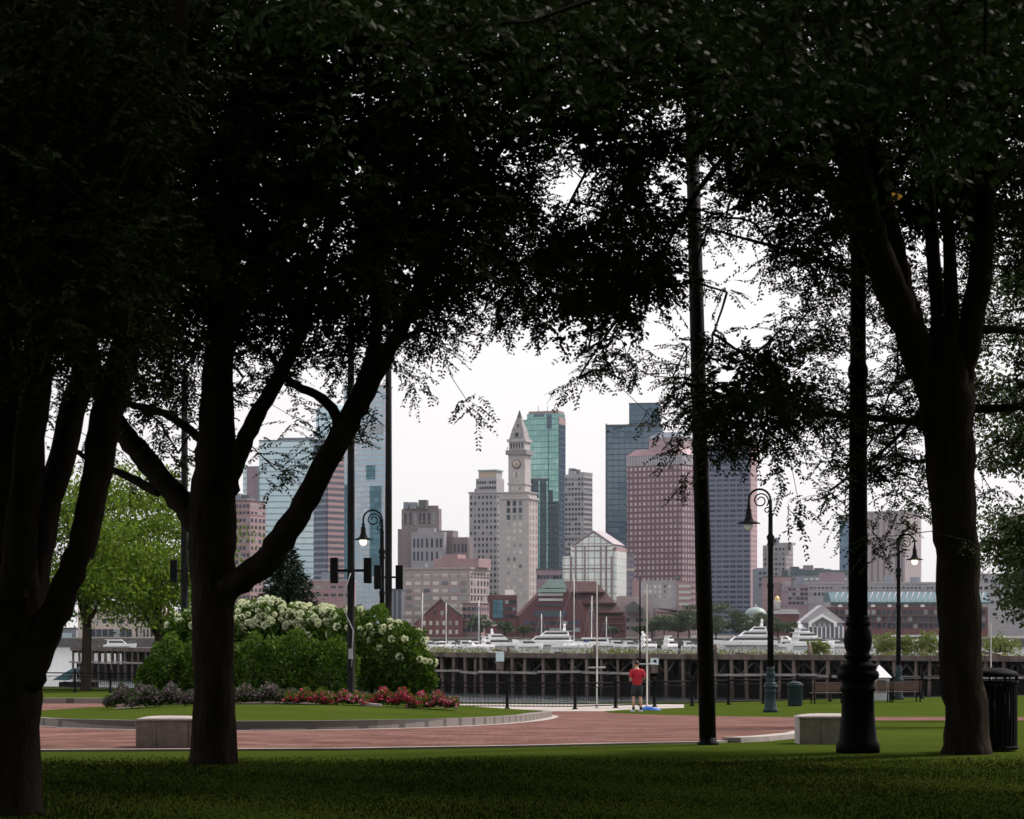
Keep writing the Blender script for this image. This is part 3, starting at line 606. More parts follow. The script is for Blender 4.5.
# pink gridded tower
b = Bld('pink_tower', 'broad pink granite tower with a grid of pale square windows', 629, 682, 718, 1480, 35)
b.body(facade('pink grid wall', (.155, .092, .112), (.34, .27, .30), (.52, .43, .45), 3.15, 3.55, .56, .56, .3, .1, wvar=.05), 464)
b.box('crown', facade('grey crown wall', (.25, .24, .27), (.32, .32, .35), (.4, .4, .42), 1.6, 30, .5, 1, .4, .2), -b.W-.3, .3, -.3, b.D+.3, b.z(464), b.z(454)); MB().hull8((-b.W-.6, .6, -.6, b.D+.6), (-b.W+4, -4, 4, b.D-4), b.z(454), b.z(447)).build('sloped_roof', pm('pink copper roof', (.27, .17, .19), .5, .1, .1), b.root)
b.box('penthouse', facade('penthouse wall', (.36, .24, .26), (.3, .28, .31), (.34, .31, .34), 50, 3.2, 1, .5, .4, .2), b.u(646), -5, 5, b.D-6, b.z(447), b.z(436)); MB().hull8((b.u(645), -4.4, 4.4, b.D-5.4), (b.u(652), -10, 9, b.D-10), b.z(436), b.z(430)).build('penthouse_roof', m_slate, b.root)
b = Bld('low_block', 'pale stone low block with pink wings in front of the pink tower', 641, 677, 677, 1120, 0)
b.body(m_greyst, 582); b.box('wing', m_pinkst, b.u(634.5), b.u(641), 0, 20, 0, b.z(580)); b.box('wing', m_pinkst, .01, b.u(691), -1, 24, 0, b.z(581)); b.box('roof', m_greyst, -b.W, 0, -.3, 20, b.z(582), b.z(580.6)); b.box('plant_room', m_roofdk, b.u(676), b.u(681), 4, 9, b.z(580.6), b.z(576))
b.wins('f', lin(b.u(643), b.u(672), 6), [b.z(586.5), b.z(591.5), b.z(596.5)], 1.1, 1.3, g_lite); b.wins('f', lin(b.u(679), b.u(690), 3), [b.z(y) for y in (586, 592, 598, 604)], 2.0, 1.2, g_pale, at=-1)
b = Bld('low_block', 'narrow mauve block between the gabled glass building and the pink tower', 620, 634, 634, 1300, 0); b.body(facade('mauve wall grid', (.22, .19, .23), (.1, .12, .16), (.16, .18, .22), 3, 3.4, .7, .5, .2, .3), 555); b.box('ledge', m_cream, b.u(626), .2, -.4, -.02, b.z(571), b.z(568.5)); b.box('roof', m_mauve, -b.W-.2, .2, -.2, 30.2, b.z(555), b.z(554))
b = Bld('brick_building', 'small pink brick house with a long roof line behind the waterfront trees', 657, 690, 690, 1070, 0); b.body(m_pinkst, 612); MB().prism([(-b.W-.5, b.z(612)), (-b.W-.5, b.z(608)), (b.u(682), b.z(608)), (b.u(692), b.z(617)), (b.u(690), b.z(617)), (0, b.z(612))], 'y', -1, 20).build('roof', m_mauve, b.root); b.wins('f', lin(b.u(660), b.u(688), 5), [b.z(620), b.z(629)], 1.4, 1.8, g_win)
# blue-grey banded tower; the pink light on its flank is painted in
b = Bld('banded_tower', 'tall slate blue tower with stacked window rows and a flank tinted pink as if lit', 708, 750, 758.5, 1420, 20)
b.body(facade('slate band wall', (.15, .16, .215), (.012, .028, .055), (.045, .075, .11), 4.1, 2.95, .84, .50, .2, .2), 446); b.box('flank', facade('pink band flank painted as lit', (.40, .27, .27), (.2, .16, .19), (.25, .2, .22), 60, 2.95, 1, .35, .5, .1), .02, .6, 0, b.D, 0, b.z(446)); b.box('roof', m_slate, -b.W-.3, .9, -.3, b.D+.3, b.z(446), b.z(444)); b.box('plant_room', m_slate, b.u(718), b.u(742), 4, 14, b.z(444), b.z(437))
# right-hand group
b = Bld('apartment_tower', 'small pinkish grey tower block standing alone right of the slate blue tower', 764, 786, 795, 1500, 28)
b.body(m_greyst, 545); b.box('roof', m_greyst, b.u(776), b.u(790), 2, 9, b.z(545), b.z(542.5)); b.wins('f', lin(-b.W+.5, -.5, 6), [b.z(y) for y in range(549, 592, 5)], 1.3, 1.5, g_win, 60); b.wins('s', lin(0, b.D, 4), [b.z(y) for y in range(549, 592, 5)], 1.6, 1.4, m_pinkst, 36)
b = Bld('low_block', 'dark slate low block beside the foot of the slate blue tower', 758, 771, 771, 1350, 0); b.body(m_slate, 568); b.wins('f', lin(-b.W, 0, 3), [b.z(y) for y in range(573, 600, 6)], 1.4, 1.6, g_win)
b = Bld('office_block', 'pink stone block with a flat roof behind the golden cupola', 768, 800, 800, 1250, 0); b.body(m_pinkst, 577); b.box('roof', m_roofdk, -b.W-.3, .3, -.3, 30, b.z(577), b.z(576)); b.wins('f', lin(b.u(784), b.u(799), 4), [b.z(y) for y in (588, 594, 600)], 1.5, 1.6, g_win)
b = Bld('office_block', 'dark green roofed office block stretching behind the tall tree trunk', 790, 850, 850, 1320, 0); b.body(m_slate, 575); b.box('roof', pm('dark green roof', (.08, .12, .13), .7, .2, .2), -b.W-.4, .4, -.4, 30, b.z(575), b.z(570)); b.box('plant_room', m_roofdk, b.u(792), b.u(800), 3, 9, b.z(570), b.z(566.5)); b.box('plant_room', m_mauve, b.u(805), b.u(814), 3, 9, b.z(570), b.z(565)); b.wins('f', lin(b.u(792), b.u(848), 10), [b.z(579)], 2, 1.4, g_pale)
b = Bld('office_block', 'long low stone government building with two rows of small windows', 786, 962, 962, 1230, 0)
b.body(m_greyst, 584); b.box('roof', m_greyst, -b.W-.4, .4, -.4, 30, b.z(584), b.z(582)); b.box('attic', m_mauve, b.u(824), b.u(846), 4, 20, b.z(582), b.z(572)); b.wins('f', lin(b.u(789), b.u(958), 42), [b.z(588.5), b.z(594)], 1.3, 1.5, g_win, 84)
b = Bld('office_block', 'mauve office wing with dark window bands below the government building', 788, 808, 808, 1200, 0); b.body(m_mauve, 586, x0=-b.W); b.wins('f', lin(-b.W, 0, 5), [b.z(y) for y in (589.5, 594, 598.5, 603)], 1.5, 1.3, g_win)
b = Bld('striped_tower', 'beige striped tower with a dark blue glass wing behind the right trunk', 862, 905, 928, 1500, 30)
b.body(facade('striped beige wall', (.40, .345, .35), (.22, .21, .24), (.27, .25, .28), 3.9, 60, .42, .98, .3, .2), 512); b.box('roof', m_greyst, -b.W-.3, .3, -.3, b.D+.3, b.z(512), b.z(510.5))
b.box('glass_wing', facade('blue wing wall', (.10, .16, .22), (.12, .2, .28), (.15, .24, .33), 3.2, 3.9, .95, .9, .2, .5), b.u(843), -b.W-.02, 2, 20, 0, b.z(519)); b.box('wing_cap', m_greyst, b.u(843), -b.W-.02, 2, 20, b.z(519), b.z(513))
b = Bld('brick_warehouse', 'long red brick warehouse under a teal strutted roof on the right waterfront', 826, 988, 988, 1060, 0)
b.body(m_redbr, 607); b.box('top_storey', m_greyst, -b.W+2, -2, 2, 24, b.z(607), b.z(602)); MB().prism([(-1.0, b.z(603.6)), (-1.0, b.z(602)), (9, b.z(592)), (26, b.z(592)), (26, b.z(603.6))], 'x', b.u(831), 1).build('roof', m_teal2, b.root)
for i in range(26):
    x0 = b.u(833 + i * 5.9); MB().tube([(x0, -1.2, b.z(602.2)), (x0 + 3.2, 8.7, b.z(591.8))], .22, 4).build('strut', m_greyst, b.root)
b.wins('f', lin(b.u(829), b.u(986), 30), [b.z(612)], 1.6, 2.0, g_win, 30); b.wins('f', lin(b.u(829), b.u(986), 30), [b.z(619)], 1.6, 2.0, g_win, 30); b.wins('f', lin(b.u(829), b.u(986), 30), [b.z(626)], 1.6, 2.0, g_win, 30)
for py in (615.6, 622.6): b.box('balcony', m_roofdk, b.u(829), b.u(986), -.9, -.05, b.z(py + .5), b.z(py-.4))
for i in range(9): b.box('chimney', M['white'], b.u(838 + i * 16.5), b.u(838 + i * 16.5 + 4), -.3, 1.9, b.z(607), b.z(604.5))
b = Bld('gabled_building', 'grey gabled pavilion with white portico columns behind the moored yachts', 800, 846, 846, 1005, 0, 'pavilion')
b.box('wall', m_slate, b.u(803), b.u(843), 0, 14, 0, b.z(622)); MB().prism([(b.u(799), b.z(623)), (b.u(822), b.z(605)), (b.u(846), b.z(623))], 'y', -.6, 14.6).build('roof', m_greyst, b.root)
MB().prism([(b.u(808), b.z(627)), (b.u(808), b.z(622)), (b.u(821.5), b.z(614)), (b.u(836), b.z(622)), (b.u(836), b.z(627)), (b.u(833), b.z(627)), (b.u(833), b.z(623.5)), (b.u(821.5), b.z(617)), (b.u(811), b.z(623.5)), (b.u(811), b.z(627))], 'y', -3, -.65).build('portico', M['white'], b.root)
b.wins('f', lin(b.u(802), b.u(845), 10), [b.z(633)], .5, 5.4, M['white'], at=-.6, name='column', proud=.5); b.wins('f', lin(b.u(812), b.u(832), 4), [b.z(625)], 1.2, 2, g_pale); b.box('side_wing', M['white'], b.u(798), b.u(803), 0, 8, 0, b.z(624))
b = Bld('domed_hall', 'low hall with a shallow grey green dome above the waterfront trees', 742, 772, 772, 1090, 0, 'domed hall')
b.box('wall', m_greyst, b.u(744), b.u(770), 0, 12, 0, b.z(615)); dm = MB().lathe([(5.0 * math.cos(R(a)), 3.6 * math.sin(R(a))) for a in range(0, 90, 10)] + [(.05, 3.65)], 28, (b.u(757), 6, b.z(615))); dm.build('dome', pm('dome metal', (.24, .31, .30), .5, .15, .3), b.root); MB().lathe([(.6, 0), (.6, .8), (.05, 1.4)], 10, (b.u(757), 6, b.z(615)+3.5)).build('finial', m_greyst, b.root)
b = Bld('cupola_hall', 'red roofed hall topped by a small white cupola with a golden dome', 770, 800, 800, 1120, 0, 'hall')
b.box('wall', m_redbr, b.u(771), b.u(799), 0, 20, 0, b.z(614)); MB().prism([(-1, b.z(614)), (10, b.z(609)), (21, b.z(614))], 'x', b.u(770), b.u(800)).build('roof', m_roofdk, b.root)
MB().lathe([(1.5, 0), (1.5, 3.4), (1.7, 3.5), (1.7, 3.8)], 12, (b.u(779.5), 10, b.z(609))).build('cupola', M['white'], b.root); MB().lathe([(1.35 * math.cos(R(a)), 2.3 * math.sin(R(a))) for a in range(0, 90, 15)] + [(.05, 2.5)], 14, (b.u(779.5), 10, b.z(609)+3.8)).build('gold_dome', pm('gold dome', (.62, .48, .2), .5, .1, 1, metal=.3), b.root)
b = Bld('low_block', 'pale grey flat roofed block right of the right trunk on the far shore', 960, 1030, 1030, 1300, 0); b.body(m_greyst, 575); b.box('roof', m_mauve, -b.W-.3, .3, -.3, 30, b.z(575), b.z(573.5)); b.wins('f', lin(-b.W, 0, 12), [b.z(y) for y in (581, 588, 595, 602)], 2, 1.6, g_win, 48)
b = Bld('apartment_block', 'cream waterfront apartment block seen under the light green plane tree', 78, 160, 160, 1010, 0); b.body(m_cream, 605); b.box('roof', m_pinkst, -b.W-.4, .4, -.4, 26, b.z(605), b.z(603)); b.box('tower', m_cream, b.u(78), b.u(100), -.5, 20, b.z(603), b.z(585)); b.wins('f', lin(b.u(84), b.u(132), 8), [b.z(633)], 2.2, 3.2, g_win); b.wins('f', lin(b.u(84), b.u(158), 9), [b.z(y) for y in (611, 621)], 1.6, 2, g_win); b.wins('f', lin(b.u(135), b.u(157), 6), [b.z(633)], .8, 3.2, g_win)
b = Bld('low_block', 'low blue grey waterside block by the open water at the left', -40, 76, 76, 1060, 0); b.body(m_slate, 629); b.box('glass_front', pm('pale blue front', (.42, .55, .62), .3, .1, .2), b.u(58), b.u(72), -.5, -.02, b.z(645), b.z(633)); b.box('roof', m_roofdk, -b.W-.3, .3, -.3, 30, b.z(629), b.z(627.5)); b.wins('f', lin(b.u(-30), b.u(55), 14), [b.z(637)], 2, 2.6, g_pale)
b = Bld('low_block', 'rosy low block between the red brick hotel and the waterfront trees', 619, 650, 650, 1090, 0); b.body(m_beige, 596); MB().prism([(b.u(626), b.z(606)), (b.u(633), b.z(601)), (b.u(643), b.z(609)), (b.u(643), b.z(613)), (b.u(626), b.z(613))], 'y', -6, -.1).build('gable_roof', m_roofdk, b.root); b.wins('f', lin(b.u(621), b.u(649), 6), [b.z(620), b.z(628)], 1.4, 1.6, g_win)

# string courses, parapets and roof plant of the stone towers, seen as fine lines from across the water
for o_ in [o for o in list(bpy.data.objects) if o.type == 'EMPTY' and o.name.startswith(('apartment_tower', 'office_block', 'stone_tower', 'stepped_building'))]:
    w_ = next((c for c in o_.children if c.name.startswith('wall')), None)
    if w_ is None: continue
    xs = [v.co.x for v in w_.data.vertices]; ys = [v.co.y for v in w_.data.vertices]; zs = [v.co.z for v in w_.data.vertices]; H_ = max(zs)
    for f_ in (.30, .62, .9):
        MB().box(min(xs)-.22, max(xs)+.22, min(ys)-.22, max(ys)+.22, H_*f_-.25, H_*f_+.25).build('string_course', w_.data.materials[0], o_)
    for k_ in range(3):
        cx_ = min(xs) + (max(xs)-min(xs)) * random.uniform(.12, .85); h_ = random.uniform(1.2, 3.2); s_ = random.uniform(1.2, 2.6)
        MB().box(cx_-s_, cx_+s_, max(ys)*.5-s_, max(ys)*.5+s_, H_-.1, H_+1.8+h_).build('roof_plant', m_slate if k_ else m_roofdk, o_)
# ------------------------------------------------------------------ boats on the far side
WZ = -6.0
def hull_mb(L, Bm, H, bow=1.35, n=14):
    """boat hull along +x (bow at +L/2), waterline at z=0, deck at H rising to H*bow"""
    mb = MB(); vs = []
    for i in range(n + 1):
        t = i / n; x = -L/2 + L * t
        w = Bm / 2 * (1 - max(0, (t - .45) / .55) ** 2.2); w = max(w, .03); h = H * (1 + (bow - 1) * t * t)
        rake = max(0, t - .7) * L * .10
        vs += [(x - rake, 0, -.4), (x - rake*.6, w * .72, -.1), (x, w, h * .55), (x + rake*.3, w * 1.0, h), (x + rake*.3, -w * 1.0, h), (x, -w, h * .55), (x - rake*.6, -w * .72, -.1)]
    m = 7; fs = [(i*m+k, i*m+(k+1) % m, (i+1)*m+(k+1) % m, (i+1)*m+k) for i in range(n) for k in range(m)] + [tuple(range(m)), tuple(range(n*m+m-1, n*m-1, -1))]
    return mb.add(vs, fs)
def yacht(px, L, d, rz, label, tiers=2, flip=False, dark=False, mast=True):
    r = empty('motor_yacht', (X(px, d), d, WZ), rz + (math.pi if flip else 0), label, 'yacht', 'motor yachts moored on the far shore')
    H = L * .085 + .5; B_ = L * .26
    hull_mb(L, B_, H).build('hull', M['white'], r); 
    st = MB().box(-L*.49, L*.30, -B_/2*1.01, B_/2*1.01, H*.42, H*.52).build('hull_stripe', M['glass_dark'], r)
    z0 = H * .98; x0, x1, w = -L*.40, L*.24, B_*.40; th = 1.5 + L*.022
    for k in range(tiers):
        nm = 'deckhouse' if k == 0 else 'flybridge'
        dk_ = MB().prism([(x0, z0), (x1, z0), (x1 - th*1.3, z0 + th), (x0 + .3, z0 + th)], 'y', -w, w).build(nm, M['white'], r, bevel=.06)
        MB().prism([(x0 + .8, z0 + th*.36), (x1 - th*.47 - .1, z0 + th*.36), (x1 - th*1.02 - .1, z0 + th*.78), (x0 + .9, z0 + th*.78)], 'y', -w - .03, w + .03).build('window_band', M['boat_glass'], dk_)
        MB().prism([(x0 - L*.05, z0 + th), (x1 - th*1.1, z0 + th), (x1 - th*1.1 - .5, z0 + th + .16), (x0 - L*.05, z0 + th + .16)], 'y', -w*1.12, w*1.12).build('deck_overhang', M['white'], r)
        z0 += th + .16; x0, x1, w = x0 + L*.03, x1 - L*.16, w * .84; th *= .85
    if mast:
        MB().prism([(x0 + .6, z0), (x0 + 1.6, z0), (x0 + 1.1, z0 + L*.07), (x0 + .6, z0 + L*.07)], 'y', -w*.7, w*.7).build('radar_arch', M['white'], r)
        mp_ = MB().tube([(x0 + 1, 0, z0 + L*.07), (x0 + .8, 0, z0 + L*.07 + L*.06)], .07, 6).build('mast', M['white'], r); MB().lathe([(.1, 0), (.42, .15), (.5, .45), (.3, .75), (.05, .85)], 12, (x0 + 1, .5, z0 + L*.07)).build('radar_dome', M['white'], r)
    rl = MB(); rl.tube([(L*.1, B_*.42, H*1.1 + .8), (L*.30, B_*.34, H*1.2 + .8), (L*.47, .05, H*1.35 + .8), (L*.30, -B_*.34, H*1.2 + .8), (L*.1, -B_*.42, H*1.1 + .8)], .04, 4)
    for q in ((L*.1, B_*.42), (L*.30, B_*.34), (L*.30, -B_*.34), (L*.1, -B_*.42)): rl.tube([(q[0], q[1], H), (q[0], q[1], H*1.18 + .8)], .035, 4)
    rl.build('rail', M['grey'], r)
    return r
def sailboat(px, d, Lh, hm, rz, label, lean=0.0, furled=True, mcol='white', hull='white'):
    r = empty('sailing_boat', (X(px, d), d, WZ), rz, label, 'sailing boat', 'sailing boats with bare masts'); L = Lh
    hull_mb(L, L*.3, L*.085 + .25, 1.2).build('hull', M[hull], r); H = L*.085 + .25
    MB().hull8((-L*.2, L*.2, -L*.09, L*.09), (-L*.17, L*.14, -L*.075, L*.075), H, H + .55).build('cabin', M['white'], r, bevel=.05)
    mx = L * .08; MB().tube([(mx, 0, H), (mx - lean, 0, H + hm)], [.17, .11], 8).build('mast', M[mcol], r)
    bo = MB().tube([(mx, 0, H + 1.3), (-L*.38, 0, H + 1.25)], .09, 6).build('boom', M['grey'], r)
    if furled: MB().tube([(mx - .2, 0, H + 1.5), (-L*.15, 0, H + 1.55), (-L*.36, 0, H + 1.42)], [.22, .2, .1], 8).build('furled_sail', M['blue'] if random.random() < .3 else M['white'], bo)
    for e in ((L*.48, 0), (-L*.46, 0), (mx, L*.14), (mx, -L*.14)): MB().tube([(e[0], e[1], H), (mx - lean*.95, 0, H + hm*.96)], .03, 4).build('stay', M['grey'], r)
    MB().tube([(mx - lean*.6, -.9, H + hm*.6), (mx - lean*.6, .9, H + hm*.6)], .05, 5).build('spreader', M['grey'], r)
    return r
yacht(503, 15, 900, .25, 'small white flybridge yacht left of the biggest dark windowed yacht', 2)
yacht(545, 24, 905, .08, 'big white yacht with a long dark window band in front of the red hotel', 2, True)
yacht(588, 19, 885, -.06, 'sleek low white yacht with a single deck beside the big dark windowed yacht', 1, True, mast=False)
yacht(648, 10.5, 890, .85, 'white cabin cruiser seen at an angle just left of its twin', 2)
yacht(671, 10, 895, 1.0, 'white cabin cruiser seen nearly end on beside its twin', 2, mast=False)
yacht(691, 7, 900, .2, 'little white motor boat close left of the tall dark pole', 1, mast=False)
yacht(744, 24, 890, .04, 'long white three deck yacht right of the tall dark pole', 3, True)
yacht(812, 20, 885, .5, 'tall white three deck yacht in front of the grey gabled pavilion', 3)
yacht(902, 27, 895, .0, 'very long low white yacht behind the small crook lamp', 1, True, mast=False)
yacht(776, 9, 900, .3, 'small white motor boat between the two three deck yachts', 1, mast=False)
yacht(120, 12, 900, .1, 'white motor yacht below the cream apartment block', 1, mast=False)
yacht(530, 11, 893, .5, 'little white cruiser with its bow turned right just left of the big dark windowed yacht', 1, mast=False)
yacht(470, 9, 897, -.3, 'little white cruiser moored beside the sailing boat before the cream gabled shed', 1, mast=False)
yacht(488, 8, 893, .9, 'stubby white cabin boat between the cream gabled shed and the small flybridge yacht', 2, mast=False)
yacht(632, 8, 893, .4, 'stubby white cabin boat just left of the angled cabin cruiser', 1, mast=False)
yacht(790, 9, 893, -.5, 'small white cruiser close left of the tall three deck yacht', 2, mast=False)
yacht(838, 10, 897, .2, 'small white cruiser at the right end of the tall three deck yacht', 1, mast=False)
yacht(948, 12, 893, .3, 'white cabin yacht half hidden behind the thick right trunk', 2, mast=False)
yacht(432, 8, 893, .3, 'low white motor boat at the foot of the red gabled warehouse', 1, mast=False)
yacht(454, 7, 900, .8, 'low white motor boat before the pale red brick building', 1, mast=False)
yacht(620, 9, 900, .15, 'little white cruiser moored between the sleek yacht and the cabin cruisers', 1, mast=False)
for args in ((421, 880, 11, 19, 1.3, 'sailing boat with a slightly tilted mast nearest the hydrangea hedge', -1.2), (444, 882, 10, 15.5, .2, 'sailing boat with a white mast in front of the red gabled warehouse', 0),
             (477, 885, 10, 16.5, .5, 'sailing boat before the pale brick building and cream gabled shed', 0), (571, 878, 14, 24, .1, 'sailing boat with the tallest bare mast before the red hotel', .0),
             (590, 884, 11, 18, .9, 'sailing boat with a white mast right of the tallest bare mast', -.3), (540, 915, 8, 12, .4, 'sailing boat with a short mast behind the big dark windowed yacht', 0),
             (559, 915, 8, 13, .4, 'sailing boat with a middling mast left of the tallest bare mast', 0), (894, 905, 13, 18, .1, 'sailing boat with a white mast behind the very long low yacht', 0), (605, 912, 7, 11, .3, 'sailing boat with a thin short mast at the right end of the red hotel', 0)):
    sailboat(*args[:6], lean=args[6])
mb = MB()
for a, c in ((470, 960),): mb.box(X(a, 920), X(c, 920), 921, 925, -6.4, -5.2)
tag(mb.build('floating_dock', M['wood_dark']), 'long dark floating dock behind the moored yachts', 'dock')

# ------------------------------------------------------------------ old timber pier
pr_ = empty('timber_pier', (0, 0, 0), 0, 'long derelict timber pier on rows of grey piles, weeds along its top', 'pier')
PA, PB, PC = Vector((X(72, 374), 374)), Vector((X(480, 285), 285)), Vector((X(1075, 247), 247))
PT = -1.42
def along(a, b, name, off, w, z0, z1, mat, wob=0):
    t = (b - a).normalized(); nn = Vector((-t.y, t.x)); p0, p1 = a + nn * off, b + nn * off; q0, q1 = a + nn * (off + w), b + nn * (off + w)
    v = [(p.x, p.y, zz) for zz in (z0, z1) for p in (p0, p1, q1, q0)]
    return MB().add(v, [(0,1,2,3),(4,5,6,7),(0,1,5,4),(1,2,6,5),(2,3,7,6),(3,0,4,7)]).build(name, mat, pr_)
for a, b_ in ((PA, PB), (PB, PC)):
    along(a, b_, 'deck', .0, 13, PT - .25, PT, M['wood']); along(a, b_, 'edge_beam', -.32, .30, PT - .42, PT + .16, M['wood']); along(a, b_, 'back_wall', 9, .3, -7, PT - .26, M['wood_dark']); along(a, b_, 'lagging_shade', .75, .12, -7, -3.75, M['wood_dark']);  # two near-black boards added behind the piles to darken the space below the deck
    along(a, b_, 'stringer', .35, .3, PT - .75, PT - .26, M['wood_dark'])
    L = (b_ - a).length; t = (b_ - a).normalized(); nn = Vector((-t.y, t.x)); k = 0; s = 0
    while s < L:
        e = min(L, s + random.uniform(5, 9)); dz = random.uniform(-.12, .12)
        if random.random() > .1:
            p0 = a + t * s; p1 = a + t * (e - .1); v = []
            for zz0, zz1 in ((-3.62 + dz, -3.62 + dz + random.uniform(-.15, .1)),):
                for p, zz in ((p0, zz0), (p1, zz1)):
                    for o_, hh in ((-.48, 0), (-.12, 0), (-.12, .26), (-.48, .26)): q = p + nn * o_; v.append((q.x, q.y, zz + hh))
            MB().add(v, [(0,1,2,3),(4,5,6,7),(0,1,5,4),(1,2,6,5),(2,3,7,6),(3,0,4,7)]).build('waler', M['wood_pale'], pr_)
        s = e
npile = 0
for a, b_, step in ((PA, PB, 2.15), (PB, PC, 2.0)):
    L = (b_ - a).length; t = (b_ - a).normalized(); nn = Vector((-t.y, t.x)); s = .3; i = 0
    while s < L:
        p = a + t * (s + random.uniform(-.2, .2)); lean = random.uniform(-.18, .18); r0 = random.uniform(.15, .24)
        MB().tube([(p.x + lean, p.y, -7.2), (p.x, p.y, PT - .45 + (random.uniform(.2, .9) if random.random() < .12 else 0.2))], [r0 * 1.1, r0], 8).build('pile', M['wood'], pr_)
        i += 1; s += step * random.uniform(.9, 1.1)
# rear piles and cross braces: too many to tell apart
mb = MB()
for a, b_ in ((PA, PB), (PB, PC)):
    L = (b_ - a).length; t = (b_ - a).normalized(); nn = Vector((-t.y, t.x)); s = 1.1
    while s < L:
        for o_ in (3.0, 6.0):
            p = a + t * (s + random.uniform(-.5, .5)) + nn * o_; mb.tube([(p.x + random.uniform(-.2, .2), p.y, -7.2), (p.x, p.y, PT - .3)], .2, 6)
        s += 2.1
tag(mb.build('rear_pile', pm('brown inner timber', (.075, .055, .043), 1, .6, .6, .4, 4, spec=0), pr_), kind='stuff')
t = (PC - PB).normalized(); nn = Vector((-t.y, t.x))
for i in range(44):
    s = 1.0 + i * 1.52; p = PB + t * s + nn * random.uniform(.9, 2.6); q = p + t * random.uniform(1.2, 2.1); u0, u1 = (-3.6, PT - .5) if i % 2 else (PT - .5, -3.6)
    MB().tube([(p.x, p.y, u0), (q.x, q.y, u1)], .11, 5).build('brace', M['wood'] if i % 3 else M['wood_pale'], pr_)
for k in range(9):
    p = PB + t * random.uniform(0, 64) + nn * random.uniform(.3, 3); MB().tube([(p.x, p.y, PT - .1), (p.x, p.y, PT + random.uniform(.5, 1.3))], .2, 7).build('bollard_stump', M['wood'], pr_)
for k in range(16):
    p = (PB + t * random.uniform(0, 64) if k > 4 else PA.lerp(PB, random.random())) + nn * random.uniform(.5, 6); an = random.uniform(0, 3)
    MB().tube([(p.x, p.y, PT + .15), (p.x + math.cos(an) * random.uniform(1.5, 3), p.y + math.sin(an), PT + random.uniform(.15, .6))], .14, 6).build('loose_timber', M['wood_pale' if k % 3 == 0 else 'wood'], pr_)
def sign_on_pier(px, py0, py1, d, w, label, arrow=False):
    r = empty('notice_board', (X(px, d), d, Z(py1, d)), 0, label, 'sign'); h = Z(py0, d) - Z(py1, d)
    p = MB().box(-w/2, w/2, -.04, .04, 0, h).build('panel', pm('pale sign panel', (.62, .72, .74), .5, .06, 1), r); MB().box(-w*.42, w*.42, .041, .12, -.9, h*.6).build('backing_post', M['wood'], r)
    if arrow:
        MB().box(-w*.1, w*.22, -.055, -.041, h*.35, h*.75).build('mark', M['iron'], p); MB().box(-w*.25, -w*.14, -.055, -.041, h*.42, h*.52).build('mark', M['iron'], p)
    return r
sign_on_pier(500, 651.5, 661.5, 280, .95, 'blank pale blue notice board on the old pier above the fence')
sign_on_pier(654.5, 658, 665, 272, .92, 'pale notice board with a dark blot right of the man in red', True)

# ------------------------------------------------------------------ fence along the quay
fn = empty('railing_fence', (FENCE[3][0], FENCE[3][1], zg(FENCE[3][1])), 0, 'long black iron railing between the brick plaza and the harbour', 'fence')
def fpart(name, mb, par=None):
    o = mb.build(name, M['iron'], par or fn); o.matrix_parent_inverse = Matrix.Translation(fn.location).inverted() if par is None else Matrix.Identity(4); return o
posts = []
for a, b_ in zip(FENCE, FENCE[1:]):
    A, B_ = Vector(a), Vector(b_); n_ = max(1, round((B_ - A).length / 2.55)); posts += [A.lerp(B_, i / n_) for i in range(n_)]
posts.append(Vector(FENCE[-1]))
for i, p in enumerate(posts):
    z0 = zg(p.y); m_ = MB()
    m_.lathe([(.11, 0), (.11, .04), (.065, .06), (.06, .98), (.085, 1.0), (.085, 1.05), (.05, 1.08), (.075, 1.13), (.05, 1.19), (.01, 1.21)], 10, (p.x, p.y, z0)); fpart('post', m_)
    if i + 1 < len(posts):
        q = posts[i+1]; z1 = zg(q.y); m_ = MB(); m_.tube([(p.x, p.y, z0 + 1.0), (q.x, q.y, z1 + 1.0)], .032, 6); m_.tube([(p.x, p.y, z0 + .84), (q.x, q.y, z1 + .84)], .018, 5); m_.tube([(p.x, p.y, z0 + .12), (q.x, q.y, z1 + .12)], .022, 5)
        nb = 18
        for k in range(1, nb):
            c = p.lerp(q, k / nb); zc = z0 + (z1 - z0) * k / nb; m_.tube([(c.x, c.y, zc + .12), (c.x, c.y, zc + .84)], .011, 4, cap=False)
        fpart('railing_panel', m_)

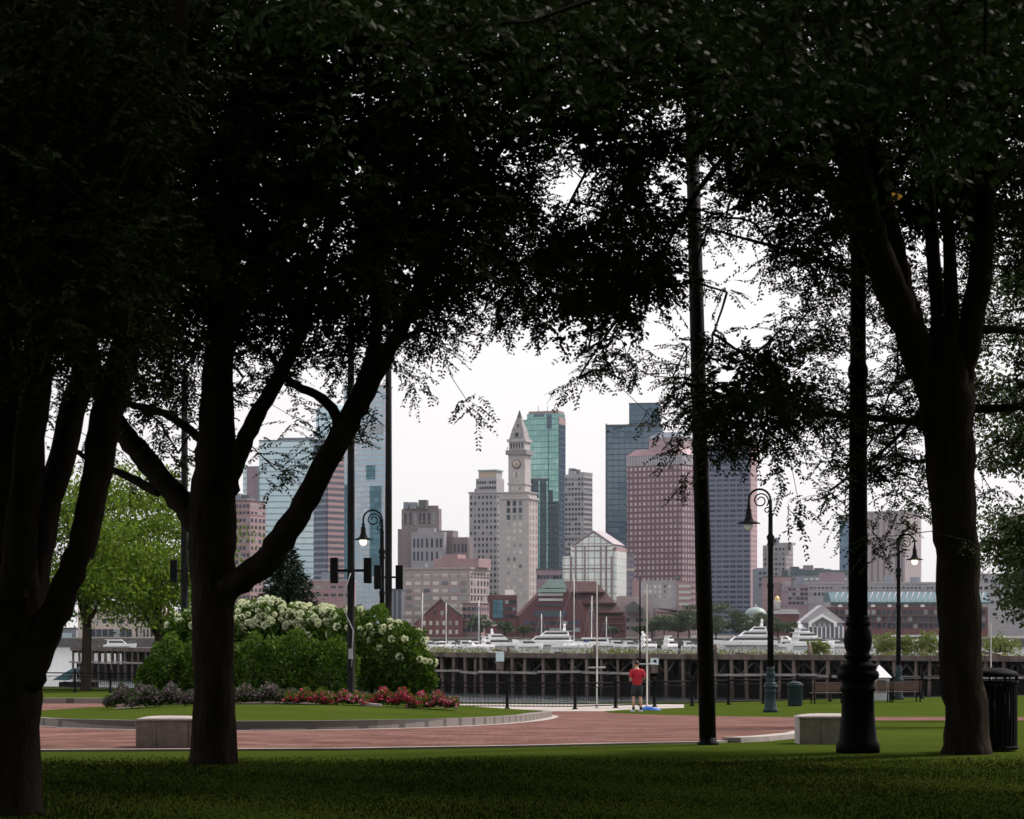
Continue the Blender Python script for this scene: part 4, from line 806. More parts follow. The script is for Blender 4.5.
# ------------------------------------------------------------------ crook lamps
def crook_lamp(x, d, ang, h, label, on, k=1.0, off_dish=None):
    r = empty('street_lamp', (x, d, zg(d)), ang, label, 'street lamp', 'crook headed street lamps')
    s = h / 8.2
    base = [(.27, 0), (.27, .10), (.235, .15), (.205, .45), (.195, .74), (.22, .76), (.22, .80), (.20, .82), (.205, .88), (.25, .91), (.262, .95), (.25, .99), (.225, 1.01), (.235, 1.04), (.235, 1.07), (.17, 1.10), (.14, 1.14), (.17, 1.16), (.17, 1.19), (.14, 1.21), (.165, 1.29), (.178, 1.38), (.16, 1.49), (.125, 1.54), (.155, 1.56), (.155, 1.60), (.13, 1.62), (.145, 1.65), (.12, 1.68)]
    MB().lathe([(a * s, z * s) for a, z in base], 20, flute=.05).build('base', M['iron' if on == 'lamp_amber' else 'teal_iron'], r)  # near lamp's base is blacker, its shade put into the colour
    shaft = [(.12, 1.66), (.115, 3.0), (.105, 4.55), (.125, 4.6), (.125, 4.7), (.10, 4.76), (.092, 6.1), (.14, 6.16), (.10, 6.25), (.15, 6.45), (.085, 6.55), (.08, 7.2), (.10, 7.24), (.07, 7.3), (.06, 7.8)]
    MB().lathe([(a * s, z * s) for a, z in shaft], 16).build('post', M['iron'], r)
    arc = [(.0, 0, 7.75)] + [(-.4 + .4 * math.cos(R(t_)), 0, 7.8 + .4 * math.sin(R(t_))) for t_ in range(0, 181, 15)] + [(-.8, 0, 7.62)]
    hd = MB().tube([Vector(p) * s for p in arc], .04 * s, 8).build('crook', M['iron'], r)
    sp = [(-.36 + (.30 - .20 * i / 26) * math.cos(R(-40 + i * 22)), 0, 7.78 + (.30 - .20 * i / 26) * math.sin(R(-40 + i * 22))) for i in range(27)]
    MB().tube([Vector(p) * s for p in sp], .026 * s, 6).build('scroll', M['iron'], hd)
    sp2 = [(-.02 - (.13 - .08 * i / 16) * math.cos(R(200 - i * 24)) - .1, 0, 7.42 + (.13 - .08 * i / 16) * math.sin(R(200 - i * 24))) for i in range(17)]
    MB().tube([Vector(p) * s for p in sp2], .022 * s, 6).build('scroll', M['iron'], hd)
    c = (-.8 * s, 0, 0)
    hood = [(.045, 7.64), (.07, 7.6), (.06, 7.5), (.10, 7.45), (.115, 7.2), (.16, 7.1), (.19, 7.03), (.42, 6.96), (.43, 6.93), (.2, 6.935)]
    MB().lathe([(a * s, z * s) for a, z in hood], 20, c).build('shade', M['iron'], r)
    bowl = [(.15, 6.93), (.165, 6.86), (.14, 6.76), (.085, 6.70), (.01, 6.68)]
    MB().lathe([(a * s, z * s) for a, z in bowl], 18, c).build('bulb_bowl', M['lamp_off' if on == 'lamp_amber' else on], r)
    if on == 'lamp_amber': MB().lathe([(.415 * s, 6.925 * s), (.20 * s, 6.927 * s), (.19 * s, 6.92 * s), (.415 * s, 6.915 * s)], 24, c).build('reflector', M[on], r)
    return r
crook_lamp(X(858, 31.5), 31.5, R(-108), 8.62, 'big dark street lamp with a swollen ornate base nearest the viewer', 'lamp_amber')
crook_lamp(X(770.5, 90), 90, R(0), 8.2, 'slender street lamp on the grass with its crook reaching left over a green base', 'lamp_off')
crook_lamp(X(898.5, 110.5), 110.5, R(180), 7.45, 'distant lit street lamp with its crook reaching right behind the benches', 'lamp_on')
crook_lamp(X(382, 106), 106, R(0), 8.3, 'lit street lamp half hidden between the speaker poles and the hydrangea', 'lamp_on')

# tall dark mast near the viewer
md = 34.0; zb = zg(md)
r = empty('light_mast', (X(708, md), md, zb), 0, 'tall plain dark steel mast leaning slightly left in front of the plaza', 'mast')
h_ = 9.6; lean = X(690, md) - X(708, md)
MB().tube([(0, 0, -.05), (lean * .5, 0, h_ * .5), (lean, 0, h_)], [.118, .105, .085], 14).build('pole', M['pole'], r)
MB().lathe([(.15, 0), (.15, .03), (.12, .05), (.12, .1)], 14).build('collar', M['pole'], r); MB().lathe([(.1, 0), (.1, .1), (.03, .16)], 12, (lean, 0, h_)).build('cap', M['pole'], r)
def speaker_pole(px, d, h, w, boxes, zbox, label, arm=.35, ground=None, bs=1.0):
    z0 = island_at(X(px, d), d) if ground is None else ground; r = empty('speaker_pole', (X(px, d), d, z0), 0, label, 'pole', 'tall black poles with speaker boxes')
    MB().lathe([(w*1.6, 0), (w*1.6, .06), (w, .12), (w, h * .5), (w * .85, h), (w*.3, h + .06)], 12).build('pole', M['pole'], r)
    for sx in boxes:
        a_ = MB().tube([(0, 0, zbox), (sx * arm, 0, zbox)], .035, 6).build('arm', M['pole'], r)
        MB().box(sx*arm - .12*bs, sx*arm + .12*bs, -.16, .16, zbox - .40*bs, zbox + .40*bs).build('speaker_box', M['iron'], r, bevel=.02)
    return r
p_ = speaker_pole(351, 60, 10, .09, (-1, 1), Z(570.5, 60) - island_at(X(351, 60), 60), 'black speaker pole rising in front of the hydrangea hedge with a box on each side', .41, bs=.78)
cb = MB().tube([(.0, -.12, 3.2), (-.16, -.14, 2.7), (-.12, -.14, 2.2), (.06, -.13, 1.8), (.02, -.13, .9)], .016, 6); cb.build('cable', M['grey'], p_); MB().box(-.05, .05, -.18, -.09, 1.1, 1.35).build('junction_box', M['grey'], p_)
speaker_pole(388.5, 82, 13, .115, (-1, 1), 3.3 - zg(82), 'black speaker pole farthest right beside the lit crook lamp', .36, zg(82))
speaker_pole(184.5, 88, 12, .13, (-1, 1), 3.65 - zg(88), 'black speaker pole behind the forked tree trunk with a box on each side', .38, zg(88))

# white poles on the quay
def white_pole(px, d, ztop, label, col='white', zbar=None, z0=None):
    r = empty('flag_pole', (X(px, d), d, zg(d) if z0 is None else z0), 0, label, 'pole'); z0 = zg(d) if z0 is None else z0; h = ztop - z0
    MB().lathe([(.08, 0), (.08, .05), (.034, .08), (.032, h * .6), (.024, h), (.008, h + .05)], 10).build('shaft', M['grey_white'] if col == 'white' else M[col], r)
    if zbar: MB().tube([(-.34, 0, zbar - z0), (.34, 0, zbar - z0)], .03, 6).build('crossbar', M['grey'], r)
white_pole(597, 96, Z(584, 96), 'tall thin white pole with a crossbar left of the man in red', 'white', Z(667.5, 96))
white_pole(647, 97, Z(585, 97), 'tall thin white pole close behind the man in red', 'white', Z(664, 97))
white_pole(640, 99, Z(578, 99), 'thin dark pole rising just behind the head of the man in red', 'wood_dark')
white_pole(991, 118, Z(624, 118), 'short white pole behind the slatted litter bin', 'white')

# ------------------------------------------------------------------ park furniture
def granite_block(px0, px1, d, h, label, rz=0):
    w = (px1 - px0) * d / F; r = empty('granite_seat', (X((px0 + px1) / 2, d), d, zg(d) - .02), rz, label, 'stone seat', 'granite block seats at the plaza edge')
    dp = .62; MB().box(-w/2, w/2, -dp/2, dp/2, 0, h * .86).build('block', M['granite'], r, bevel=.012)
    vs = []; n1, n2 = 18, 6
    for j in range(n2 + 1):
        for i in range(n1 + 1):
            u, v = i / n1 * 2 - 1, j / n2 * 2 - 1; vs.append((u * (w/2 + .012), v * (dp/2 + .012), h * .86 + .03 + .035 * (1 - abs(u) ** 4) * (1 - abs(v) ** 4)))
    k = len(vs); bot = [(x, y, h * .86 + .002) for x, y, z in vs]
    fs = [(j*(n1+1)+i, j*(n1+1)+i+1, (j+1)*(n1+1)+i+1, (j+1)*(n1+1)+i) for j in range(n2) for i in range(n1)]
    edge = [i for i in range(n1+1)] + [j*(n1+1)+n1 for j in range(1, n2+1)] + [n2*(n1+1)+i for i in range(n1-1, -1, -1)] + [j*(n1+1) for j in range(n2-1, 0, -1)]
    fs += [(edge[i], edge[(i+1) % len(edge)], edge[(i+1) % len(edge)] + k, edge[i] + k) for i in range(len(edge))]
    MB().add(vs + bot, fs, 0, True).build('top_slab', M['granite'], r)
    for e in (-.17, .33): MB().box(w*e - .004, w*e + .004, -dp/2 - .003, -dp/2 + .01, .02, h * .84).build('joint', M['granite2'], r)
granite_block(139, 202, 33.2, .44, 'granite block seat partly behind the forked tree trunk')
granite_block(797, 862, 34.6, .44, 'granite block seat at the curved kerb partly behind the big lamp base')
def bench(px, d, w, label, rz=.12):
    r = empty('park_bench', (X(px, d), d, zg(d)), rz, label, 'bench', 'wooden park benches facing the harbour')
    for k in range(5): pass
    m_ = MB()
    for k in range(5): m_.box(-w/2, w/2, .02 + k*.095, .10 + k*.095, .43, .465)
    m_.build('seat', M['bench_wood'], r); m_ = MB()
    for k in range(4): m_.box(-w/2, w/2, -.05 - k*.018, -.015 - k*.018, .52 + k*.1, .60 + k*.1)
    m_.build('backrest', M['bench_wood'], r)
    for sx in (-1, 1):
        x = sx * (w/2 - .08); m_ = MB(); m_.tube([(x, -.12, 0), (x, -.03, .42), (x, -.10, .93)], .028, 6); m_.tube([(x, .48, 0), (x, .44, .43), (x, .44, .62), (x, .38, .66), (x, -.05, .66)], .028, 6); m_.tube([(x, -.02, .41), (x, .46, .41)], .026, 6); m_.build('end_frame', M['iron'], r)
bench(829, 103, 1.45, 'brown slatted bench left of the big ornate lamp base'); bench(877, 104.5, 1.35, 'brown slatted bench just right of the big ornate lamp base'); bench(906, 105.5, 1.35, 'brown slatted bench below the distant lit lamp')
# litter bins
r = empty('litter_bin', (X(795, 99), 99, zg(99)), 0, 'round dark green litter bin beside the slender street lamp', 'litter bin')
MB().lathe([(.27, 0), (.30, .06), (.31, .8), (.34, .82), (.34, .88), (.30, .89)], 22, flute=.06).build('body', M['teal_iron'], r); MB().lathe([(.30, .89), (.27, .95), (.15, .98), (.02, .985)], 22).build('lid', M['teal_iron'], r); MB().lathe([(.1, .985), (.1, 1.0)], 12).build('opening', M['glass_dark'], r)
ld = 32.0; r = empty('litter_bin', (X(993, ld), ld, zg(ld)), 0, 'large black slatted litter bin right beside the thick right trunk', 'litter bin')
MB().lathe([(.27, .03), (.285, .86)], 24).build('liner', M['glass_dark'], r)
for k in range(28):
    a = 2 * math.pi * k / 28; c, s_ = math.cos(a), math.sin(a); m_ = MB(); m_.box(-.022, .022, -.008, .008, 0, .88); m_.xf(Matrix.Translation((c * .305, s_ * .305, .02)) @ Matrix.Rotation(a + R(90), 4, 'Z')); m_.build('slat', M['iron'], r)
for zz in (.03, .88): MB().lathe([(.29, zz), (.325, zz), (.325, zz + .04), (.29, zz + .04)], 28).build('band', M['iron'], r)
MB().lathe([(.33, .97), (.34, .99), (.30, 1.04), (.14, 1.09), (.13, 1.06), (.28, 1.01)], 28).build('lid_ring', M['iron'], r)
for k in range(10):
    a = 2 * math.pi * k / 10; MB().tube([(.32 * math.cos(a), .32 * math.sin(a), .9), (.32 * math.cos(a), .32 * math.sin(a), 1.0)], .012, 5).build('lid_strut', M['iron'], r)
# kiosk with a white roof
kd = 109.3; r = empty('kiosk', (X(879.5, kd), kd, zg(kd)), .1, 'tiny kiosk with a white peaked roof behind the benches', 'kiosk'); 
MB().box(-.36, .36, -.36, .36, 0, 1.02).build('cabin', M['grey'], r); MB().box(-.2, .2, -.375, -.361, .35, .9).build('window', M['glass_dark'], r)
MB().add([(-.46,-.46,1.02),(.46,-.46,1.02),(.46,.46,1.02),(-.46,.46,1.02),(0,0,1.58)], [(0,1,2,3),(0,1,4),(1,2,4),(2,3,4),(3,0,4)]).build('roof', M['white'], r)
# float with a sloping teal roof on the open water
r = empty('boat_shelter', (X(70, 300), 300, WZ), 0, 'low dark float with a tilted teal roof at the open water', 'float'); MB().box(-1.2, 3.2, -1, 2, -.2, 1.0).build('hull', M['wood_dark'], r, bevel=.05)
MB().prism([(-2.0, 1.25), (.5, 2.7), (.95, 2.7), (-.3, 1.2)], 'y', -1, 2.5).build('tilted_roof', M['teal_roof'], r)
for q in (-.6, .4): MB().tube([(q, 0, .9), (q, 0, 2.0)], .06, 6).build('prop', M['wood'], r)
# blue tarp
bx, by = X(651, 93), 93.0; vs = []; random.seed(3)
nx, ny = 16, 8
for j in range(ny + 1):
    for i in range(nx + 1):
        u, v = i / nx, j / ny; e = math.sin(math.pi * u) ** .5 * math.sin(math.pi * v) ** .5
        vs.append(((u - .5) * .78 + random.uniform(-.015, .015), (v - .5) * .5 + random.uniform(-.015, .015), e * (.30 - .20 * u + random.uniform(-.035, .035)) + .005))
o = MB().add(vs, [(j*(nx+1)+i, j*(nx+1)+i+1, (j+1)*(nx+1)+i+1, (j+1)*(nx+1)+i) for j in range(ny) for i in range(nx)], 0, True).build('tarpaulin', M['blue']); o.location = (bx, by, zg(by)); o.scale = (1.0, .8, .62); o.rotation_euler = (0, 0, -.2); tag(o, 'crumpled bright blue tarpaulin lying on the ground beside the man in red', 'tarpaulin')
# flat stone marker in the flower bed
sx_, sy_ = X(371, 57.5), 57.5; o = MB().prism([(-.27, 0), (.27, 0), (.24, .06), (-.2, .10)], 'y', -.15, .15).build('stone_marker', M['granite'], None, bevel=.01); o.location = (sx_, sy_, island_at(sx_, sy_)); tag(o, 'small flat pale stone lying in front of the red flowers', 'stone')
# ------------------------------------------------------------------ vegetation
def unit(a): return a / np.maximum(np.linalg.norm(a, axis=-1, keepdims=True), 1e-9)
def rand_dirs(n, rng): return unit(rng.normal(size=(n, 3)))
def leaf_quads(p, size, rng, aspect=.55, dirs=None, droop=0.0):
    """one diamond leaf at each point"""
    n = len(p); d = rand_dirs(n, rng) if dirs is None else dirs
    d = unit(d + np.array([0, 0, -droop])); s = unit(np.cross(d, rand_dirs(n, rng))); L = size * rng.uniform(.7, 1.3, (n, 1)); w = L * aspect
    return np.stack([p, p + d * L * .5 + s * w * .5, p + d * L, p + d * L * .5 - s * w * .5], 1)
def sprays(o, d, L, pairs, ll, lw, rng, droop=.2):
    """pinnate sprays: leaflets in two rows along a drooping stalk. o, d: (N,3), L: (N,)"""
    N = len(o); h = unit(np.cross(d, np.array([0, 0, 1.0])) + rng.normal(size=(N, 3)) * .35); out = []
    for k in range(pairs):
        t = (k + .7) / pairs; base = o + d * (L * t)[:, None] + np.array([0, 0, -1.0]) * (droop * L * t * t)[:, None]
        fw = unit(d + np.array([0, 0, -1.0]) * (2 * droop * t))
        for sg in (-1, 1):
            dirs = unit(fw * .55 + h * sg * .9 + rng.normal(size=(N, 3)) * .22 + np.array([0, 0, -.25]))
            nrm = unit(np.cross(dirs, fw) + rng.normal(size=(N, 3)) * .4); sd_ = unit(np.cross(dirs, nrm)); l = (ll * (1 - .35 * abs(t - .45)) * rng.uniform(.75, 1.25, N))[:, None]
            out.append(np.stack([base, base + dirs * l * .5 + sd_ * lw * .5, base + dirs * l, base + dirs * l * .5 - sd_ * lw * .5], 1))
    return np.concatenate(out)
def tube_quads(paths, rads, n=3):
    """thin twigs as quads; paths: list of (k,3)"""
    out = []
    for pth, rd in zip(paths, rads):
        pth = np.asarray(pth); t = unit(np.gradient(pth, axis=0)); a = unit(np.cross(t, np.array([.31, .77, .55]))); b = np.cross(t, a)
        r = np.linspace(rd[0], rd[1], len(pth))[:, None]
        rings = [pth + (a * math.cos(2*math.pi*k/n) + b * math.sin(2*math.pi*k/n)) * r for k in range(n)]
        for k in range(n):
            A, B_ = rings[k], rings[(k+1) % n]; out.append(np.stack([A[:-1], B_[:-1], B_[1:], A[1:]], 1))
    return np.concatenate(out) if out else np.zeros((0, 4, 3))
def grow(skel, pts, rng, r0=.005, rmax=.017):
    """join every point to the nearest branch by a curved twig; returns twigs and outward directions"""
    order = np.argsort([np.min(np.linalg.norm(skel - p, axis=1)) for p in pts]); nodes = list(map(np.array, skel)); par = [-1] * len(nodes); cnt = [0] * len(nodes); arr = np.zeros((len(nodes) + len(pts), 3)); arr[:len(nodes)] = skel; k = len(nodes)
    dirs = np.zeros_like(pts); link_ = {}
    for i in order:
        j = int(np.argmin(np.linalg.norm(arr[:k] - pts[i], axis=1))); arr[k] = pts[i]; par.append(j); cnt.append(0); link_[k] = i; dirs[i] = pts[i] - arr[j]; q = j
        while q >= 0: cnt[q] += 1; q = par[q]
        k += 1
    paths, rads = [], []
    for q in range(len(skel), k):
        a, b = arr[par[q]], arr[q]; L = np.linalg.norm(b - a); mid = (a + b) / 2 + rng.normal(size=3) * L * .10 + np.array([0, 0, L * .08])
        pth = np.stack([a, a*.25 + mid*.5 + b*.25, b]); rr = min(rmax, r0 * math.sqrt(1 + cnt[q])); paths.append(pth); rads.append((rr * 1.15, rr * .8))
    return paths, rads, unit(dirs + 1e-6)
def px_path(nodes):
    """nodes: (px, py, d, radius in px) -> world points and radii"""
    return [P(a, b, c) for a, b, c, r in nodes], [r * c / F for a, b, c, r in nodes]
def refine(pts, rad, it=2, jit=.0):
    pts = [Vector(p) for p in pts]
    for _ in range(it):
        q, r = [pts[0]], [rad[0]]
        for i in range(len(pts) - 1):
            a, b = pts[i], pts[i+1]; q += [a.lerp(b, .25), a.lerp(b, .75)]; r += [rad[i]*.75 + rad[i+1]*.25, rad[i]*.25 + rad[i+1]*.75]
        q.append(pts[-1]); r.append(rad[-1]); pts, rad = q, r
    if jit:
        pts = [p + Vector((random.gauss(0, 1), random.gauss(0, 1), random.gauss(0, .5))) * jit * rr for p, rr in zip(pts, rad)]
        rad = [r * random.uniform(1 - jit * .5, 1 + jit * .5) for r in rad]
    return pts, rad

# how full of leaves each 32-pixel square of the view is (0 clear sky .. 9 solid), rows from the top
DEN = """99999999999999999999999999999999
99999999999999999999999999999999
99999999999999999999999999999999
99999999999999999999669999999999
99999999999999999799977999999999
99999999999999997117555999999999
99999999999999998668966668999999
99999999998999888999854388688688
99999999999999887899952018887677
99999999999998877999521137777666
88888888888777202687258887777866
77777777754344400266380997777866
44666655443333200030289997777566
22335553552000000000468887777466
11114441441000000000045346777377
00002200010000000000000003666255
00000000000000000000000000430033
00000000000000000000000000200000
00000000000000000000000000000000""".split('\n')
COV = [0, .09, .18, .30, .44, .60, .75, .87, .95, .99]
def clusters(x0, x1, d_of, rng, k=1.0, y0=-1, y1=18):
    """leaf cluster places: sampled square by square, each at a depth of its tree's crown"""
    out = []
    n1, n2 = rng.random((60, 60)), rng.random((60, 60))
    def vn(g, x, y):
        i, j = int(x) % 59, int(y) % 59; u, v = x - int(x), y - int(y); u, v = u*u*(3-2*u), v*v*(3-2*v)
        return (g[i, j]*(1-u) + g[i+1, j]*u)*(1-v) + (g[i, j+1]*(1-u) + g[i+1, j+1]*u)*v
    for r in range(y0, y1 + 1):
        row = DEN[max(r, 0)]
        for c in range(-2, 34):
            v = int(row[min(max(c, 0), 31)])
            if v == 0: continue
            cx = 32 * c + 16
            if not (x0 <= cx < x1): continue
            n = rng.poisson(-math.log(1 - COV[v]) * k * 1.5 * (1.6 if v < 9 else 1.25))
            for _ in range(n):
                px, py = 32 * c + rng.uniform(0, 32), 32 * r + rng.uniform(0, 32); d = d_of(px, py)
                clump = .6 * vn(n1, px / 85 + 9, py / 34 + px / 260 + 9) + .4 * vn(n2, px / 34 + 9, py / 15 + px / 110 + 9)      # leaves gather in clumps with gaps between
                if v < 9 and rng.random() > (clump - (.26 if v >= 7 else .36)) * 6.5: continue
                out.append(((px - 512) * d / F, d, CZ - (py - YH) * d / F, v == 9))
    return np.array(out)
def in_view(p, m=50):
    y = np.maximum(p[:, 1], .5); px = 512 + p[:, 0] / y * F; py = YH - (p[:, 2] - CZ) / y * F
    return (p[:, 1] > 1) & (px > -m) & (px < 1024 + m) & (py > -m)
def high_leaves(c, rad, n, size, rng, zmin=4.5):
    """upper and outer crown, away from the framed view"""
    p = rand_dirs(n * 2, rng) * (rng.uniform(.35, 1, (n * 2, 1)) ** .5) * np.array(rad) + np.array(c); p = p[(p[:, 2] > zmin) & ~in_view(p, 70)][:n]
    return leaf_quads(p, size, rng, .6)
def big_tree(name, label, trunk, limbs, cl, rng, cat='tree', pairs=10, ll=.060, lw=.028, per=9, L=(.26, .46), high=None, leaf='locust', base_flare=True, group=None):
    b0 = P(*trunk[0][:3]); root = empty(name, (b0.x, b0.y, zg(b0.y)), 0, label, cat, group); inv = Matrix.Translation(root.location).inverted()
    pts, rad = px_path(trunk); pts, rad = refine(pts, rad, 2, .04)
    skel = []
    tb = MB()
    if base_flare:
        p0, r0 = pts[0], rad[0]; keep = [i for i in range(len(pts)) if pts[i].z > p0.z + .75]; pts = [p0 + Vector((0, 0, h_)) for h_ in (-.3, 0, .08, .2, .4, .6)] + [pts[i] for i in keep]; rad = [r0 * f_ for f_ in (1.3, 1.17, 1.1, 1.05, 1.02, 1.0)] + [rad[i] for i in keep]
    tb.tube(pts, rad, 22, wob=.055); o = tb.build('trunk', M['bark'], root); o.matrix_parent_inverse = inv
    skel += [p for p in pts if p.z > 3.0]
    for nodes in limbs:
        pts, rad = px_path(nodes); pts, rad = refine(pts, rad, 2, .08); o = MB().tube(pts, rad, 14, wob=.05).build('limb', M['bark'], root); o.matrix_parent_inverse = inv; skel += pts
    sk = np.array([tuple(p) for p in skel]); dense = [sk]
    inner = cl[:, 3] > .5 if cl.shape[1] > 3 else np.zeros(len(cl), bool); cl = cl[:, :3]
    paths, rads, dirs = grow(np.concatenate(dense), cl, rng); leaves = []; O, D = [], []
    for sel, pr, l_, w_, pe in ((~inner, pairs, ll, lw, per), (inner, 7, ll * 1.6, lw * 1.75, 7)):      # fine leaflets at the rim, coarser in the deep shade inside
        if not sel.any(): continue
        N = int(sel.sum()) * pe; o_ = np.repeat(cl[sel], pe, 0) + rng.normal(size=(N, 3)) * .10
        d_ = unit(np.repeat(dirs[sel], pe, 0) * .55 + rng.normal(size=(N, 3)) * np.array([.8, .8, .28]) + np.array([0, 0, -.16]))
        leaves.append(sprays(o_, d_, rng.uniform(*L, N), pr, l_, w_, rng)); O.append(o_); D.append(d_)
    lv = np.concatenate(leaves); o_ = np.concatenate(O); d_ = np.concatenate(D)
    stalk = tube_quads([np.stack([a, a + b * .2 + np.array([0, 0, -.01]), a + b * .34 + np.array([0, 0, -.05])]) for a, b in zip(o_[::2], d_[::2])], [(.004, .002)] * len(o_[::2]))
    tw = np.concatenate([tube_quads(paths, rads), stalk]); parts = [lv]
    if high: parts += [high_leaves(*h[:4], rng, *h[4:]) for h in high]
    lv = np.concatenate(parts); V = np.concatenate([lv, tw]); mi = np.concatenate([np.zeros(len(lv)), np.ones(len(tw))])
    o = quads('crown', V, [M[leaf], M['twig']], root, mi); o.matrix_parent_inverse = inv
    return root

rng = np.random.default_rng(5)
# far-left tree with many stems
def dA(px, py): return float(np.clip(20.5 + rng.normal() * 1.2, 17.5, 23.5))
clA = clusters(-70, 160, dA, rng, .7, -1, 11)
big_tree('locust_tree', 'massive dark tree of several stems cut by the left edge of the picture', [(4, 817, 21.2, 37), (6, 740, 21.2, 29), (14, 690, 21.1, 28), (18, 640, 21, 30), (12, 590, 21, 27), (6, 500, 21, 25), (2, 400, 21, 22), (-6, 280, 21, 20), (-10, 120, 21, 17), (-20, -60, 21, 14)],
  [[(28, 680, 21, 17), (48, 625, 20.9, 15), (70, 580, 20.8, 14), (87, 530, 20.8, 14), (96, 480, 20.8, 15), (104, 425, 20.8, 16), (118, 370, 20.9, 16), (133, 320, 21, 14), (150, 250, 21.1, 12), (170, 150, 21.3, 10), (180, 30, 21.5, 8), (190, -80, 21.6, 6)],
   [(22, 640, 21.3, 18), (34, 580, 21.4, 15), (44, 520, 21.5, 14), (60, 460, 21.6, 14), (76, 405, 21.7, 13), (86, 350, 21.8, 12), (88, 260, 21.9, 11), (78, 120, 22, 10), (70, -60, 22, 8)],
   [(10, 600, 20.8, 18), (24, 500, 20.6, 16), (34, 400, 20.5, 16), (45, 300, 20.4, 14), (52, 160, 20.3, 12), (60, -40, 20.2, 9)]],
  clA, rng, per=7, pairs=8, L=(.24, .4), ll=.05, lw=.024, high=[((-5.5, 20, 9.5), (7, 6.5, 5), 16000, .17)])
# forked tree left of the middle
def dB(px, py):
    if 200 < px < 410 and 280 < py < 520: return 30.4 + abs(rng.normal()) * .8
    return float(np.clip(28.8 + rng.normal() * 1.5 + (.6 if py > 380 else 0), 25, 31.8))
clB = clusters(-40, 512, dB, rng, 1.15)
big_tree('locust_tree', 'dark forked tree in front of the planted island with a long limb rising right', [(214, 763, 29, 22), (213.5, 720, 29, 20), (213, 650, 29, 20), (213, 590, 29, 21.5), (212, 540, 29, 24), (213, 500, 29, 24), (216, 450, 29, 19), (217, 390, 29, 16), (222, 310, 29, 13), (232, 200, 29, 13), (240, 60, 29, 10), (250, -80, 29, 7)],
  [[(216, 600, 28.9, 14), (240, 581, 28.8, 14), (262, 566, 28.7, 13.5), (285, 535, 28.6, 13), (306, 500, 28.5, 12.5), (326, 462, 28.4, 12), (345, 428, 28.4, 12.5), (356, 412, 28.4, 11), (374, 380, 28.4, 8.5), (390, 350, 28.3, 7.5), (408, 315, 28.2, 6.5), (430, 260, 28, 6), (470, 190, 27.8, 5), (520, 120, 27.6, 4)],
   [(346, 420, 28.4, 9), (360, 392, 28.5, 7), (370, 362, 28.6, 6.5), (378, 330, 28.8, 6), (372, 280, 29, 5), (360, 200, 29.2, 4)],
   [(340, 425, 28.4, 6.5), (331, 406, 28.4, 5.2), (318, 395, 28.4, 4.6), (300, 388, 28.5, 4.2), (284, 378, 28.6, 3.5), (268, 350, 28.8, 3)],
   [(226, 490, 29, 12), (238, 455, 28.9, 9), (252, 425, 28.8, 8.5), (268, 396, 28.8, 8), (284, 368, 28.7, 7.5), (302, 330, 28.7, 6.5), (320, 270, 28.6, 5.5), (335, 190, 28.5, 4.5)],
   [(208, 535, 29.1, 15), (190, 512, 29.2, 13), (170, 490, 29.3, 11.5), (150, 466, 29.4, 11), (133, 446, 29.5, 11), (116, 424, 29.6, 10), (100, 390, 29.7, 9), (80, 330, 29.8, 7), (60, 240, 30, 6)],
   [(158, 492, 29.3, 5), (140, 483, 29.4, 4.5), (120, 472, 29.5, 4), (100, 468, 29.5, 3), (78, 452, 29.6, 2.5)],
   [(208, 446, 29, 5), (190, 430, 29.2, 4.5), (172, 417, 29.4, 4), (152, 408, 29.6, 3.5), (128, 404, 29.8, 3)],
   [(388, 352, 28.3, 4), (404, 338, 28.2, 3), (424, 328, 28, 2.2), (440, 336, 27.9, 1.5)],
   [(225, 320, 29, 9), (270, 240, 28.4, 7), (340, 150, 27.8, 5), (430, 90, 27.4, 4)]],
  clB, rng, high=[((-4, 26.5, 11.5), (8, 5.8, 4.5), 20000, .17)])
